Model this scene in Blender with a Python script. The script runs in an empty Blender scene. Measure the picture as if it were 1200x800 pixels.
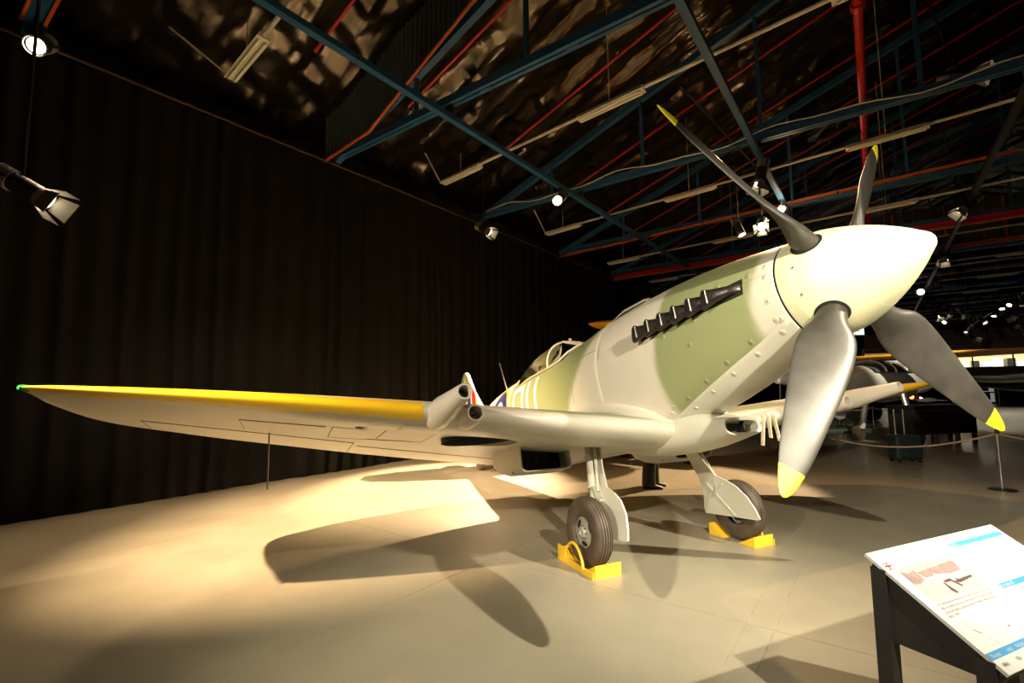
import bpy, bmesh, math, random
from mathutils import Vector, Matrix, noise, Euler
random.seed(7)
S = bpy.context.scene
COL = S.collection
PI = math.pi
rad = math.radians

# ------------------------------------------------------------------ camera
CAM = Vector((3.702, -3.232, 1.512))
yaw, pit, rol = rad(-203.921), rad(5.541), rad(-0.528)
FPX = 572.6
F = Vector((math.cos(pit) * math.cos(yaw), math.cos(pit) * math.sin(yaw), math.sin(pit)))
r0 = Vector((math.sin(yaw), -math.cos(yaw), 0)); u0 = r0.cross(F)
RT = math.cos(rol) * r0 + math.sin(rol) * u0
UP = -math.sin(rol) * r0 + math.cos(rol) * u0
cd = bpy.data.cameras.new('camera'); cam = bpy.data.objects.new('camera', cd); COL.objects.link(cam)
cd.sensor_width = 36; cd.sensor_fit = 'HORIZONTAL'; cd.lens = 36 * FPX / 1200
cd.clip_start = 0.05; cd.clip_end = 300
cam.matrix_world = Matrix(((RT.x, UP.x, -F.x, CAM.x), (RT.y, UP.y, -F.y, CAM.y), (RT.z, UP.z, -F.z, CAM.z), (0, 0, 0, 1)))
S.camera = cam

# ------------------------------------------------------------------ world, exposure, lamps
w = bpy.data.worlds.new('hall_air'); S.world = w; w.use_nodes = True
w.node_tree.nodes['Background'].inputs[0].default_value = (0.9, 0.75, 0.55, 1)
w.node_tree.nodes['Background'].inputs[1].default_value = 0.006
vs = S.view_settings; vs.view_transform = 'Standard'; vs.look = 'None'; vs.gamma = 1; vs.exposure = 0.0
vs.use_curve_mapping = False

def spot(name, loc, aim, power, color, size=50, blend=0.3, radius=0.06):
    l = bpy.data.lights.new(name, 'SPOT'); l.energy = power; l.color = color
    l.spot_size = rad(size); l.spot_blend = blend; l.shadow_soft_size = radius
    o = bpy.data.objects.new(name, l); COL.objects.link(o); o.location = loc
    o.rotation_euler = (Vector(aim) - Vector(loc)).to_track_quat('-Z', 'Y').to_euler()
    return o
WARM = (1.0, 0.72, 0.42); NEUT = (1.0, 0.91, 0.69); ORNG = (1.0, 0.6, 0.27)
LAMPS = [
 ('outboard_wing_lamp', (1.7, -8.0, 5.2), (-3.2, -1.7, 0.0), 21000, WARM, 41, 1.0, 0.05),
 ('nose_lamp', (7.2, 3.2, 6.0), (-0.3, -1.3, 0.9), 9000, NEUT, 37, 1.0, 0.05),
 ('sign_side_lamp', (5.1, -1.7, 3.4), (1.2, 0.8, 1.1), 1950, NEUT, 65, 0.7, 0.04),
 ('outboard_nose_fill', (3.4, -7.8, 3.6), (0.8, -1.6, 1.7), 1900, NEUT, 50, 0.8, 0.05),  # added fill without a known fixture, brightens lower cowl and wing leading edge
 ('rear_rail_lamp', (-3.0, 7.3, 5.6), (-2.6, 0.9, 0.0), 6000, WARM, 44, 0.3, 0.05),
 ('curtain_top_lamp', (-7.8, 1.6, 5.5), (-4.3, -0.8, 0.0), 18000, WARM, 36, 0.6, 0.05),
 ('curtain_side_lamp', (-4.0, -5.6, 5.4), (-2.5, -4.6, 0.0), 900, WARM, 56, 1.0, 0.3),
 ('rail_lamp', (-1.55, 3.0, 5.4), (0.4, 1.6, 0.0), 600, ORNG, 105, 0.8, 0.05),
 ('far_aircraft_fill', (0.5, 8.2, 4.9), (-4.9, 11.8, 1.6), 3000, NEUT, 30, 0.6, 0.05),  # added fill that brightens the silver cabin aircraft, no such fixture known
]
for a in LAMPS: spot(*a)

# ------------------------------------------------------------------ frames
A = rad(119.5)
HU = Vector((math.cos(A), math.sin(A), 0)); HV = Vector((math.sin(A), -math.cos(A), 0))
def hp(u, v, z): return HU * u + HV * v + Vector((0, 0, z))
HALL = Matrix(((HU.x, HV.x, 0, 0), (HU.y, HV.y, 0, 0), (0, 0, 1, 0), (0, 0, 0, 1)))   # local (u, v, z); left-handed, so used by points only
TH = rad(12.886); HUB = Vector((1.717, 0, 2.212))
BM = Matrix.Translation(HUB) @ Matrix.Rotation(-TH, 4, 'Y')
def bp(x, y, z): return BM @ Vector((x, y, z))
BI = BM.inverted()

# ------------------------------------------------------------------ materials
MATS = {}
def mat(name, col, rough=0.5, metal=0.0, var=0.12, scale=6.0, bump=0.0, bscale=40.0, emit=None, estr=0.0, coat=0.0, spec=None, stretch=None):
    if name in MATS: return MATS[name]
    m = bpy.data.materials.new(name); m.use_nodes = True; MATS[name] = m
    nt = m.node_tree; b = nt.nodes['Principled BSDF']
    b.inputs['Roughness'].default_value = rough; b.inputs['Metallic'].default_value = metal
    if coat: b.inputs['Coat Weight'].default_value = coat; b.inputs['Coat Roughness'].default_value = 0.15
    if spec is not None: b.inputs['Specular IOR Level'].default_value = spec
    tc = nt.nodes.new('ShaderNodeTexCoord'); vec = tc.outputs['Object']
    if stretch:
        mp = nt.nodes.new('ShaderNodeMapping'); mp.inputs['Scale'].default_value = stretch
        nt.links.new(vec, mp.inputs['Vector']); vec = mp.outputs['Vector']
    n = nt.nodes.new('ShaderNodeTexNoise'); n.inputs['Scale'].default_value = scale; n.inputs['Detail'].default_value = 6
    nt.links.new(vec, n.inputs['Vector'])
    r = nt.nodes.new('ShaderNodeValToRGB')
    lo = tuple(max(0, c * (1 - var)) for c in col) + (1,); hi = tuple(min(1, c * (1 + var)) for c in col) + (1,)
    r.color_ramp.elements[0].position = 0.3; r.color_ramp.elements[1].position = 0.7
    r.color_ramp.elements[0].color = lo; r.color_ramp.elements[1].color = hi
    nt.links.new(n.outputs['Fac'], r.inputs['Fac']); nt.links.new(r.outputs['Color'], b.inputs['Base Color'])
    if bump:
        n2 = nt.nodes.new('ShaderNodeTexNoise'); n2.inputs['Scale'].default_value = bscale; n2.inputs['Detail'].default_value = 5
        nt.links.new(vec, n2.inputs['Vector'])
        bu = nt.nodes.new('ShaderNodeBump'); bu.inputs['Strength'].default_value = bump; bu.inputs['Distance'].default_value = 0.02
        nt.links.new(n2.outputs['Fac'], bu.inputs['Height']); nt.links.new(bu.outputs['Normal'], b.inputs['Normal'])
    if emit:
        b.inputs['Emission Color'].default_value = emit + (1,); b.inputs['Emission Strength'].default_value = estr
    m['ramp'] = r.name
    return m

def camo_mat(name, ca, cb, rough=0.38, attr='camo'):
    if name in MATS: return MATS[name]
    m = mat(name, ca, rough, 0, 0.04, 3.0, 0.03, 60)
    nt = m.node_tree; b = nt.nodes['Principled BSDF']; r = nt.nodes[m['ramp']]
    at = nt.nodes.new('ShaderNodeAttribute'); at.attribute_name = attr
    mx = nt.nodes.new('ShaderNodeMix'); mx.data_type = 'RGBA'
    nt.links.new(at.outputs['Fac'], mx.inputs[0]); nt.links.new(r.outputs['Color'], mx.inputs[6])
    mx.inputs[7].default_value = cb + (1,)
    nt.links.new(mx.outputs[2], b.inputs['Base Color'])
    return m

GREY = (0.62, 0.56, 0.47); GREEN = (0.27, 0.29, 0.14); UNDER = (0.56, 0.53, 0.44)
m_camo = camo_mat('aircraft_camouflage_paint', GREY, GREEN)
m_under = mat('underside_grey_paint', UNDER, 0.4, 0, 0.06, 2.5, 0.03, 50)
m_sky = mat('pale_duck_egg_paint', (0.72, 0.70, 0.46), 0.32, 0, 0.03, 3)
m_yel = mat('yellow_leading_edge_paint', (0.85, 0.50, 0.015), 0.35, 0, 0.05, 4)
m_tipyel = mat('yellow_blade_tip_paint', (0.86, 0.74, 0.02), 0.4, 0, 0.05, 8)
m_chock = mat('yellow_chock_paint', (0.87, 0.52, 0.03), 0.45, 0, 0.08, 12)
m_blade = mat('worn_charcoal_blade', (0.056, 0.050, 0.042), 0.40, 0.25, 0.28, 5, 0.01, 90)
m_exh = mat('burnt_exhaust_metal', (0.045, 0.036, 0.034), 0.35, 0.7, 0.4, 20, 0.1, 60)
m_black = mat('black_void_paint', (0.012, 0.011, 0.010), 0.6, 0, 0.1)
m_rub = mat('tyre_rubber', (0.08, 0.054, 0.038), 0.6, 0, 0.3, 9, 0.08, 80)
m_hub = mat('grey_wheel_metal', (0.50, 0.48, 0.43), 0.38, 0.4, 0.1, 10)
m_steel = mat('bare_steel', (0.45, 0.43, 0.40), 0.3, 0.9, 0.15, 12)
m_white = mat('white_marking_paint', (0.80, 0.79, 0.73), 0.4, 0, 0.03)
m_red = mat('red_marking_paint', (0.55, 0.03, 0.02), 0.4, 0, 0.05)
m_blue = mat('navy_marking_paint', (0.025, 0.03, 0.14), 0.4, 0, 0.05)
m_seam = mat('dark_panel_joint', (0.17, 0.15, 0.11), 0.6, 0, 0.2, 20)
m_leather = mat('cream_leather', (0.5, 0.40, 0.26), 0.6, 0, 0.15, 20)
m_green_glass = mat('green_lamp_glass', (0.02, 0.25, 0.08), 0.15, 0, 0.05)
m_cockpit = mat('cockpit_green_paint', (0.25, 0.32, 0.22), 0.6, 0, 0.1)
def glass_mat(name, tint, fac):
    m = bpy.data.materials.new(name); m.use_nodes = True; nt = m.node_tree; nt.nodes.clear()
    o = nt.nodes.new('ShaderNodeOutputMaterial'); mx = nt.nodes.new('ShaderNodeMixShader')
    t = nt.nodes.new('ShaderNodeBsdfTransparent'); t.inputs[0].default_value = tint + (1,)
    g = nt.nodes.new('ShaderNodeBsdfGlossy'); g.inputs['Roughness'].default_value = 0.06
    lw = nt.nodes.new('ShaderNodeLayerWeight'); lw.inputs[0].default_value = fac
    nz = nt.nodes.new('ShaderNodeTexNoise'); nz.inputs['Scale'].default_value = 3
    bu = nt.nodes.new('ShaderNodeBump'); bu.inputs['Strength'].default_value = 0.03
    nt.links.new(nz.outputs['Fac'], bu.inputs['Height']); nt.links.new(bu.outputs['Normal'], g.inputs['Normal'])
    nt.links.new(lw.outputs['Fresnel'], mx.inputs[0]); nt.links.new(t.outputs[0], mx.inputs[1]); nt.links.new(g.outputs[0], mx.inputs[2])
    nt.links.new(mx.outputs[0], o.inputs[0]); return m
m_glass = glass_mat('perspex_canopy', (0.86, 0.86, 0.82), 0.35)
m_pane = glass_mat('clear_window_glass', (0.93, 0.95, 0.94), 0.25)

# ------------------------------------------------------------------ mesh helper
class MB:
    def __init__(s): s.v = []; s.f = []; s.mi = []; s.a = None
    def add(s, vs, fs, mi=0):
        b = len(s.v); s.v += [Vector(p) for p in vs]
        for f in fs: s.f.append([b + i for i in f]); s.mi.append(mi)
        return s
    def box(s, c, d, M=None, mi=0):
        c = Vector(c); x, y, z = d[0] / 2, d[1] / 2, d[2] / 2
        P = [Vector((i * x, j * y, k * z)) for i in (-1, 1) for j in (-1, 1) for k in (-1, 1)]
        P = [c + (M @ p if M else p) for p in P]
        return s.add(P, [(0, 1, 3, 2), (4, 6, 7, 5), (0, 4, 5, 1), (2, 3, 7, 6), (0, 2, 6, 4), (1, 5, 7, 3)], mi)
    def hex(s, p8, mi=0):   # 4 bottom, 4 top in ring order
        return s.add(p8, [(3, 2, 1, 0), (4, 5, 6, 7), (0, 1, 5, 4), (1, 2, 6, 5), (2, 3, 7, 6), (3, 0, 4, 7)], mi)
    def bar(s, a, b, wd, ht, up=(0, 0, 1), mi=0):
        a = Vector(a); b = Vector(b); d = (b - a).normalized(); side = d.cross(Vector(up))
        if side.length < 1e-4: side = d.cross(Vector((1, 0, 0)))
        side.normalize(); u = side.cross(d)
        o = [(-wd / 2, -ht / 2), (wd / 2, -ht / 2), (wd / 2, ht / 2), (-wd / 2, ht / 2)]
        return s.hex([a + side * i + u * j for i, j in o] + [b + side * i + u * j for i, j in o], mi)
    def loft(s, rings, closed=True, cap0=False, cap1=False, mi=0):
        n = len(rings[0]); vs = [p for r in rings for p in r]; fs = []
        for i in range(len(rings) - 1):
            for j in range(n if closed else n - 1):
                k = (j + 1) % n
                fs.append((i * n + j, i * n + k, (i + 1) * n + k, (i + 1) * n + j))
        if cap0: fs.append(tuple(range(n - 1, -1, -1)))
        if cap1: fs.append(tuple((len(rings) - 1) * n + j for j in range(n)))
        return s.add(vs, fs, mi)
    def tube(s, pts, r, n=10, caps=True, mi=0):
        pts = [Vector(p) for p in pts]; rings = []; ref = None
        for i, p in enumerate(pts):
            d = (pts[min(i + 1, len(pts) - 1)] - pts[max(i - 1, 0)]).normalized()
            if ref is None:
                ref = d.cross(Vector((0, 0, 1)))
                if ref.length < 1e-3: ref = d.cross(Vector((1, 0, 0)))
            a = (ref - d * ref.dot(d)).normalized(); ref = a; c = d.cross(a)
            rr = r[i] if isinstance(r, (list, tuple)) else r
            rings.append([p + (a * math.cos(t) + c * math.sin(t)) * rr for t in [2 * PI * k / n for k in range(n)]])
        return s.loft(rings, True, caps, caps, mi)
    def lathe(s, o, ax, prof, n=32, cap0=False, cap1=False, mi=0):
        o = Vector(o); ax = Vector(ax).normalized()
        a = ax.cross(Vector((0, 0, 1)));
        if a.length < 1e-3: a = ax.cross(Vector((1, 0, 0)))
        a.normalize(); c = ax.cross(a)
        rings = [[o + ax * h + (a * math.cos(t) + c * math.sin(t)) * r for t in [2 * PI * k / n for k in range(n)]] for h, r in prof]
        return s.loft(rings, True, cap0, cap1, mi)
    def build(s, name, mats, parent=None, smooth=False, M=None, angle=None, attr=None):
        me = bpy.data.meshes.new(name); me.from_pydata([tuple(p) for p in s.v], [], s.f)
        if not isinstance(mats, (list, tuple)): mats = [mats]
        for m in mats: me.materials.append(m)
        for p, i in zip(me.polygons, s.mi): p.material_index = i
        bm = bmesh.new(); bm.from_mesh(me); bmesh.ops.remove_doubles(bm, verts=bm.verts, dist=1e-5)
        bmesh.ops.recalc_face_normals(bm, faces=bm.faces); bm.to_mesh(me); bm.free()
        if smooth:
            me.polygons.foreach_set('use_smooth', [True] * len(me.polygons))
            me.set_sharp_from_angle(angle=rad(angle or 40))
        if attr:
            at = me.attributes.new('camo', 'FLOAT', 'POINT')
            at.data.foreach_set('value', [attr(v.co) for v in me.vertices])
        o = bpy.data.objects.new(name, me); COL.objects.link(o)
        if parent:
            o.parent = parent
            o.matrix_parent_inverse = Matrix.Identity(4)
        if M is not None: o.matrix_local = M
        return o
def tag(o, label=None, cat=None, group=None, kind=None):
    if label: o['label'] = label
    if cat: o['category'] = cat
    if group: o['group'] = group
    if kind: o['kind'] = kind
    return o
def empty(name, label=None, cat=None, group=None, loc=(0, 0, 0), rz=0, kind=None):
    o = bpy.data.objects.new(name, None); COL.objects.link(o); o.location = loc; o.rotation_euler = (0, 0, rz)
    o.empty_display_size = 0.1
    return tag(o, label, cat, group, kind)
def copy_tree(o, parent=None):
    c = o.copy(); COL.objects.link(c)
    if parent: c.parent = parent
    for ch in o.children: copy_tree(ch, c)
    return c
def lerp(a, b, t): return a + (b - a) * t
def table(tb, x):
    """piecewise smooth interpolation; tb rows sorted by first column (descending or ascending)"""
    if tb[0][0] > tb[-1][0]: tb = tb[::-1]
    if x <= tb[0][0]: return list(tb[0][1:])
    if x >= tb[-1][0]: return list(tb[-1][1:])
    i = 0
    while tb[i + 1][0] < x: i += 1
    out = []
    x0, x1 = tb[i][0], tb[i + 1][0]; h = x1 - x0; t = (x - x0) / h
    for k in range(1, len(tb[0])):
        y0, y1 = tb[i][k], tb[i + 1][k]; d = (y1 - y0) / h
        dp = (y0 - tb[i - 1][k]) / (x0 - tb[i - 1][0]) if i > 0 else d
        dn = (tb[i + 2][k] - y1) / (tb[i + 2][0] - x1) if i + 2 < len(tb) else d
        m0 = 0 if dp * d <= 0 else 2 * dp * d / (dp + d); m1 = 0 if dn * d <= 0 else 2 * dn * d / (dn + d)
        t2, t3 = t * t, t * t * t
        out.append((2 * t3 - 3 * t2 + 1) * y0 + (t3 - 2 * t2 + t) * h * m0 + (-2 * t3 + 3 * t2) * y1 + (t3 - t2) * h * m1)
    return out
def sstep(a, b, x):
    t = max(0, min(1, (x - a) / (b - a))); return t * t * (3 - 2 * t)

# ================================================================== SETTING
U0, U1, V0, V1 = -13.0, 48.0, -6.6, 20.5
ORD = ['first', 'second', 'third', 'fourth', 'fifth', 'sixth', 'seventh', 'eighth', 'ninth', 'tenth', 'eleventh', 'twelfth', 'thirteenth', 'fourteenth', 'fifteenth', 'sixteenth', 'seventeenth', 'eighteenth', 'nineteenth', 'twentieth']
# floor: cast slabs with pale filled joints between them
m_conc = mat('polished_concrete', (0.285, 0.25, 0.185), 0.33, 0, 0.09, 1.7, 0.02, 9)
nt = m_conc.node_tree; bs = nt.nodes['Principled BSDF']
nz = nt.nodes.new('ShaderNodeTexNoise'); nz.inputs['Scale'].default_value = 2.2; nz.inputs['Detail'].default_value = 8
mr = nt.nodes.new('ShaderNodeMapRange'); mr.inputs[3].default_value = 0.24; mr.inputs[4].default_value = 0.40
nt.links.new(nz.outputs['Fac'], mr.inputs[0]); nt.links.new(mr.outputs[0], bs.inputs['Roughness'])
m_joint = mat('pale_joint_filler', (0.46, 0.41, 0.31), 0.6, 0, 0.45, 14)
fl = MB()
fl.add([hp(U0, V0 - 1, -0.004), hp(U1 + 14, V0 - 1, -0.004), hp(U1 + 14, V1 + 1, -0.004), hp(U0, V1 + 1, -0.004)], [(0, 1, 2, 3)])
fl.add([hp(U0, V0 - 1, -0.1), hp(U1 + 14, V0 - 1, -0.1), hp(U1 + 14, V1 + 1, -0.1), hp(U0, V1 + 1, -0.1)], [(3, 2, 1, 0)])
floor = tag(fl.build('floor', m_joint), 'polished concrete slab floor with pale joint lines under the aircraft', None, None, 'structure')
vl = [V0 - 1, -4.3, -1.25, 0.86, 1.02, 2.17, 4.4, 7.6, 11.0, 15, V1 + 1]
ul = [U0, -7.9, -4.7, -1.1, 2.95, 7.1, 11.3, 15.6, 20, 26, 33, 41, U1 + 14]
g = 0.0026
for i in range(len(ul) - 1):
    for j in range(len(vl) - 1):
        q = MB(); a, b, c, d = ul[i] + g, ul[i + 1] - g, vl[j] + g, vl[j + 1] - g
        q.hex([hp(a, c, -0.05), hp(b, c, -0.05), hp(b, d, -0.05), hp(a, d, -0.05), hp(a, c, 0), hp(b, c, 0), hp(b, d, 0), hp(a, d, 0)])
        q.build('slab', m_conc, floor)
# walls
m_wallblk = mat('black_painted_wall', (0.02, 0.018, 0.016), 0.7, 0, 0.2, 2)
def quadwall(name, pts, m, th, lab):
    q = MB(); n = (pts[1] - pts[0]).cross(pts[3] - pts[0]).normalized() * th
    q.hex([p for p in pts] + [p + n for p in pts]); return tag(q.build(name, m), lab, None, None, 'structure')
quadwall('wall_left', [hp(U0, -7.4, 0), hp(U1 + 14, -7.4, 0), hp(U1 + 14, -7.4, 6.6), hp(U0, -7.4, 6.6)], m_wallblk, 0.1, 'dark wall behind the black curtain')
quadwall('wall_right', [hp(U0, V1, 0), hp(U0, V1, 6.6), hp(U1 + 14, V1, 6.6), hp(U1 + 14, V1, 0)], m_wallblk, -0.1, 'dark side wall opposite the curtain')
quadwall('wall_back', [hp(U0, -7.4, 0), hp(U0, -7.4, 11), hp(U0, V1, 11), hp(U0, V1, 0)], m_wallblk, -0.1, 'dark end wall behind the viewer')
quadwall('wall_front', [hp(U1 + 13, -7.4, 0), hp(U1 + 13, V1, 0), hp(U1 + 13, V1, 11), hp(U1 + 13, -7.4, 11)], m_wallblk, -0.1, 'dark far end wall beyond the mezzanine gallery')
# roof: foil blankets sagging between purlins
RS = 0.37; RIDGE = 7.0
def roofz(v, off=0): return (6.85 + 0.39 * (min(v, 2 * RIDGE - v) + 6.6)) + off
m_foil = mat('roof_foil_blanket', (0.078, 0.066, 0.052), 0.24, 0.9, 0.45, 0.9)
nt = m_foil.node_tree; bs = nt.nodes['Principled BSDF']
tc = nt.nodes.new('ShaderNodeTexCoord'); mp = nt.nodes.new('ShaderNodeMapping'); mp.vector_type = 'TEXTURE'
mp.inputs['Rotation'].default_value = (0, 0, A); mp.inputs['Scale'].default_value = (0.22, 0.9, 0.9)
nt.links.new(tc.outputs['Object'], mp.inputs['Vector'])
n1 = nt.nodes.new('ShaderNodeTexNoise'); n1.noise_type = 'RIDGED_MULTIFRACTAL'; n1.inputs['Scale'].default_value = 1.5; n1.inputs['Detail'].default_value = 5
nt.links.new(mp.outputs['Vector'], n1.inputs['Vector'])
bu = nt.nodes.new('ShaderNodeBump'); bu.inputs['Strength'].default_value = 0.45; bu.inputs['Distance'].default_value = 0.03
nt.links.new(n1.outputs['Fac'], bu.inputs['Height']); nt.links.new(bu.outputs['Normal'], bs.inputs['Normal'])
def foil(u, v, amp):
    s = abs(math.sin(PI * (u + 0.3) / 1.05)) ** 0.6
    z = -0.13 * s
    p = hp(u, v, 0)
    if amp:
        n = noise.noise(Vector((u * 2.6, v * 0.45, 3.1))); n2 = noise.noise(Vector((u * 4.5, v * 1.6, 7.7))); n3 = noise.noise(Vector((u * 1.3 + v * 3.2, v * 2.4, 1.7)))
        z += 0.11 * (1 - 2 * abs(n)) + 0.05 * (1 - 2 * abs(n2)) + 0.05 * n3 - 0.08 + 0.035 * (1 - 2 * abs(noise.noise(Vector((u * 6.5, v * 2.2, 9.1))))) + 0.02 * (1 - 2 * abs(noise.noise(Vector((u * 5 + v * 6, v * 5, 4.1)))))
    return z
rf = MB()
def sheet(us, vs, amp):
    rings = [[hp(u, v, roofz(v) + foil(u, v, amp)) for v in vs] for u in us]
    rf.loft(rings, closed=False)
near_u = [-8 + i * 0.09 for i in range(int(26 / 0.09) + 1)]
sheet(near_u, [-7.4 + i * 0.09 for i in range(160)], 1)
sheet([U0 + i * .5 for i in range(11)], [-7.4 + i * 0.6 for i in range(25)], 1)
sheet(near_u[::4], [-7.4 + 159 * 0.09 + i * 0.55 for i in range(25)], 1)
far_u = [near_u[-1] + i * 0.35 for i in range(int((U1 + 14 - near_u[-1]) / 0.35) + 1)]
sheet(far_u, [-7.4 + i * 0.6 for i in range(47)], 1)
tag(rf.build('ceiling', m_foil, smooth=True, angle=80), 'dark wrinkled foil insulation lining the pitched roof', None, None, 'structure')

# black stage curtain
m_curt = mat('black_velvet_curtain', (0.006, 0.005, 0.0042), 0.85, 0, 0.25, 3, 0.1, 120, spec=0.15)
cu = MB(); rings = []
random.seed(11); u = -11.5; marks = []
while u < 40:
    wd = random.uniform(0.20, 0.46); marks.append((u, wd, random.uniform(0.05, 0.12), random.uniform(-0.3, 0.3))); u += wd
zs = [0.01, 0.06, 0.15, 0.3, 0.5, 0.8, 1.3, 2.0, 3.0, 4.0, 5.0, 5.5, 5.86]
for (u, wd, am, sh) in marks:
    for k in range(6):
        t = k / 6; uu = u + wd * t; ring = []
        for z in zs:
            wv = (0.5 - 0.5 * math.cos(2 * PI * t)) ** (1.4 + 0.6 * sh)
            n = noise.noise(Vector((uu * 0.7, z * 0.35, 0)))
            a = am * (0.55 + 0.45 * min(1, z / 0.5)) * (1 - 0.3 * z / 6)
            sweep = 0.10 * noise.noise(Vector((uu * 0.5, 4.4, 0))) * (1 - min(1, z / 1.2)) + 0.05 * max(0, 0.35 - z)
            ring.append(hp(uu + 0.05 * n, V0 - 0.02 + a * wv + 0.05 * n + sweep, z + (0.015 * n if z < 0.1 else 0)))
        rings.append(ring)
cu.loft(rings, closed=False)
curtain = tag(cu.build('stage_curtain', m_curt, smooth=True, angle=70), 'floor length black pleated stage curtain hanging along the whole left side', 'curtain')
m_trk = mat('brown_track_metal', (0.16, 0.10, 0.06), 0.5, 0.5, 0.1)
ct = MB(); ct.bar(hp(-11.5, V0 + 0.02, 5.9), hp(40, V0 + 0.02, 5.9), 0.03, 0.03); ct.build('curtain_track', m_trk, curtain)

# ================================================================== ROOF STEEL
m_bluest = mat('blue_painted_steel', (0.018, 0.085, 0.20), 0.45, 0.1, 0.12, 5)
m_redp = mat('red_sprinkler_pipe', (0.42, 0.012, 0.02), 0.4, 0.1, 0.1, 8)
m_orng = mat('orange_cable_tray', (0.48, 0.095, 0.015), 0.5, 0.1, 0.15, 8)
m_cond = mat('white_conduit', (0.58, 0.54, 0.47), 0.45, 0, 0.1, 6)
m_batt = mat('grey_batten_body', (0.62, 0.58, 0.50), 0.4, 0, 0.08, 6)
m_blkst = mat('black_lamp_steel', (0.02, 0.019, 0.018), 0.4, 0.3, 0.2, 15)
CH = 6.05
truss_u = [-3.65 + 4.2 * k for k in range(-1, 12)]
truss_u[1] = -3.65; truss_u[2] = 0.7; truss_u[3] = 4.98; truss_u[4] = 9.13; truss_u[5] = 13.05
def topz(v): return 5.98 + RS * (min(v, 2 * RIDGE - v) + 6.55)
VM = 2 * RIDGE + 6.55
proto = None
tr = empty('roof_truss', cat='truss', group='roof trusses along the hall', loc=hp(0, -6.5, CH))
TI = Matrix.Translation(-tr.location)
def tbuild(mb, name, m=None):
    mb.v = [p - tr.location for p in mb.v]; return mb.build(name, m or m_bluest, tr)
q = MB()
for s in (-0.045, 0.045): q.bar(hp(s, -6.5, CH), hp(s, VM, CH), 0.06, 0.13)
for i in range(18): q.box(hp(0, -5.8 + i * 1.5, CH), (0.03, 0.16, 0.15), Matrix.Rotation(A, 3, 'Z'))
tbuild(q, 'bottom_chord')
q = MB(); q.bar(hp(0, -6.55, topz(-6.55)), hp(0, RIDGE, topz(RIDGE)), 0.12, 0.14); tbuild(q, 'top_chord')
q = MB(); q.bar(hp(0, VM, topz(VM)), hp(0, RIDGE, topz(RIDGE)), 0.12, 0.14); tbuild(q, 'top_chord')
for i in range(1, 12):
    v = -6.55 + i * 2.26
    q = MB(); q.bar(hp(0, v, CH), hp(0, v, topz(v)), 0.06, 0.06, HV); tbuild(q, 'hanger')
for i, uu in enumerate(truss_u):
    t = tr if i == 0 else copy_tree(tr)
    t.location = hp(uu, -6.5, CH)
    t['label'] = 'blue steel roof truss, %s in the row from the near end of the hall' % ORD[i]

rails = {}
for i, (vv, lab) in enumerate([(-3.52, 'blue lighting rail running along the hall nearest the black curtain'), (0.15, 'blue lighting rail running along the hall above the aircraft nose'), (3.66, 'dark lighting rail along the hall beyond the propeller, at the far right'), (7.4, 'lighting rail along the hall farthest from the black curtain')]):
    q = MB(); q.bar(hp(-12.5, vv, 5.8), hp(44, vv, 5.8), 0.10, 0.085)
    o = q.build('lighting_rail', m_bluest if i < 2 else m_blkst); tag(o, lab, 'rail', 'lighting rails')
    rails[i] = o
    for uu in truss_u: q = MB(); q.box(hp(uu, vv, 5.925), (0.06, 0.14, 0.17), Matrix.Rotation(A, 3, 'Z')); q.build('bracket', m_blkst, o)

# bulkheads of corrugated sheet
m_corr = mat('grey_blue_corrugated_sheet', (0.11, 0.14, 0.17), 0.5, 0.3, 0.12, 2)
m_corr2 = mat('olive_corrugated_sheet', (0.10, 0.10, 0.075), 0.5, 0.3, 0.2, 2)
def corr(name, u, vs0, vs1, zlo, zhi, m, pitch=0.11, amp=0.02):
    q = MB(); n = int((vs1 - vs0) / (pitch / 4)); top = []; bot = []
    for i in range(n + 1):
        v = lerp(vs0, vs1, i / n); du = amp * (1 if (i // 2) % 2 else -1)
        bot.append(hp(u + du, v, zlo(v))); top.append(hp(u + du, v, max(zhi(v), zlo(v) + 0.01)))
    q.loft([bot, top], closed=False); return q.build(name, m)
def lowz(v): return 5.95 + 0.11 * (min(v, -5.3) + 6.6) + (0.50 * (v + 5.3) if v > -5.3 else 0)
bk = corr('bulkhead_panel', 0.55, -6.7, 3.0, lowz, lambda v: roofz(v, 0.05), m_corr)
tag(bk, 'dark corrugated bulkhead sheet with orange lower edge under the roof above the curtain', 'panel')
q = MB(); q.tube([hp(0.5, v, lowz(v) - 0.02) for v in (-6.7, -6.0, -5.3, -4, -2, 0, 3.0)], 0.03, 8); q.build('edge_trim', m_orng, bk)
bk2 = corr('bulkhead_panel', 17.25, 0.5, 14, lambda v: 6.2, lambda v: 7.65 + 0.0 * v, m_corr2, 0.16)
tag(bk2, 'olive corrugated bulkhead strip with orange posts high above the far floor', 'panel')
for v in (2.45, 3.85, 5.3, 7.2, 9.0):
    q = MB(); q.bar(hp(17.15, v, 6.15), hp(17.15, v, 7.6), 0.07, 0.07, HV); q.build('post', m_orng, bk2)
q = MB(); q.bar(hp(17.12, 0.4, 6.17), hp(17.12, 14, 6.17), 0.06, 0.09); q.build('bottom_rail', m_orng, bk2)

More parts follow.
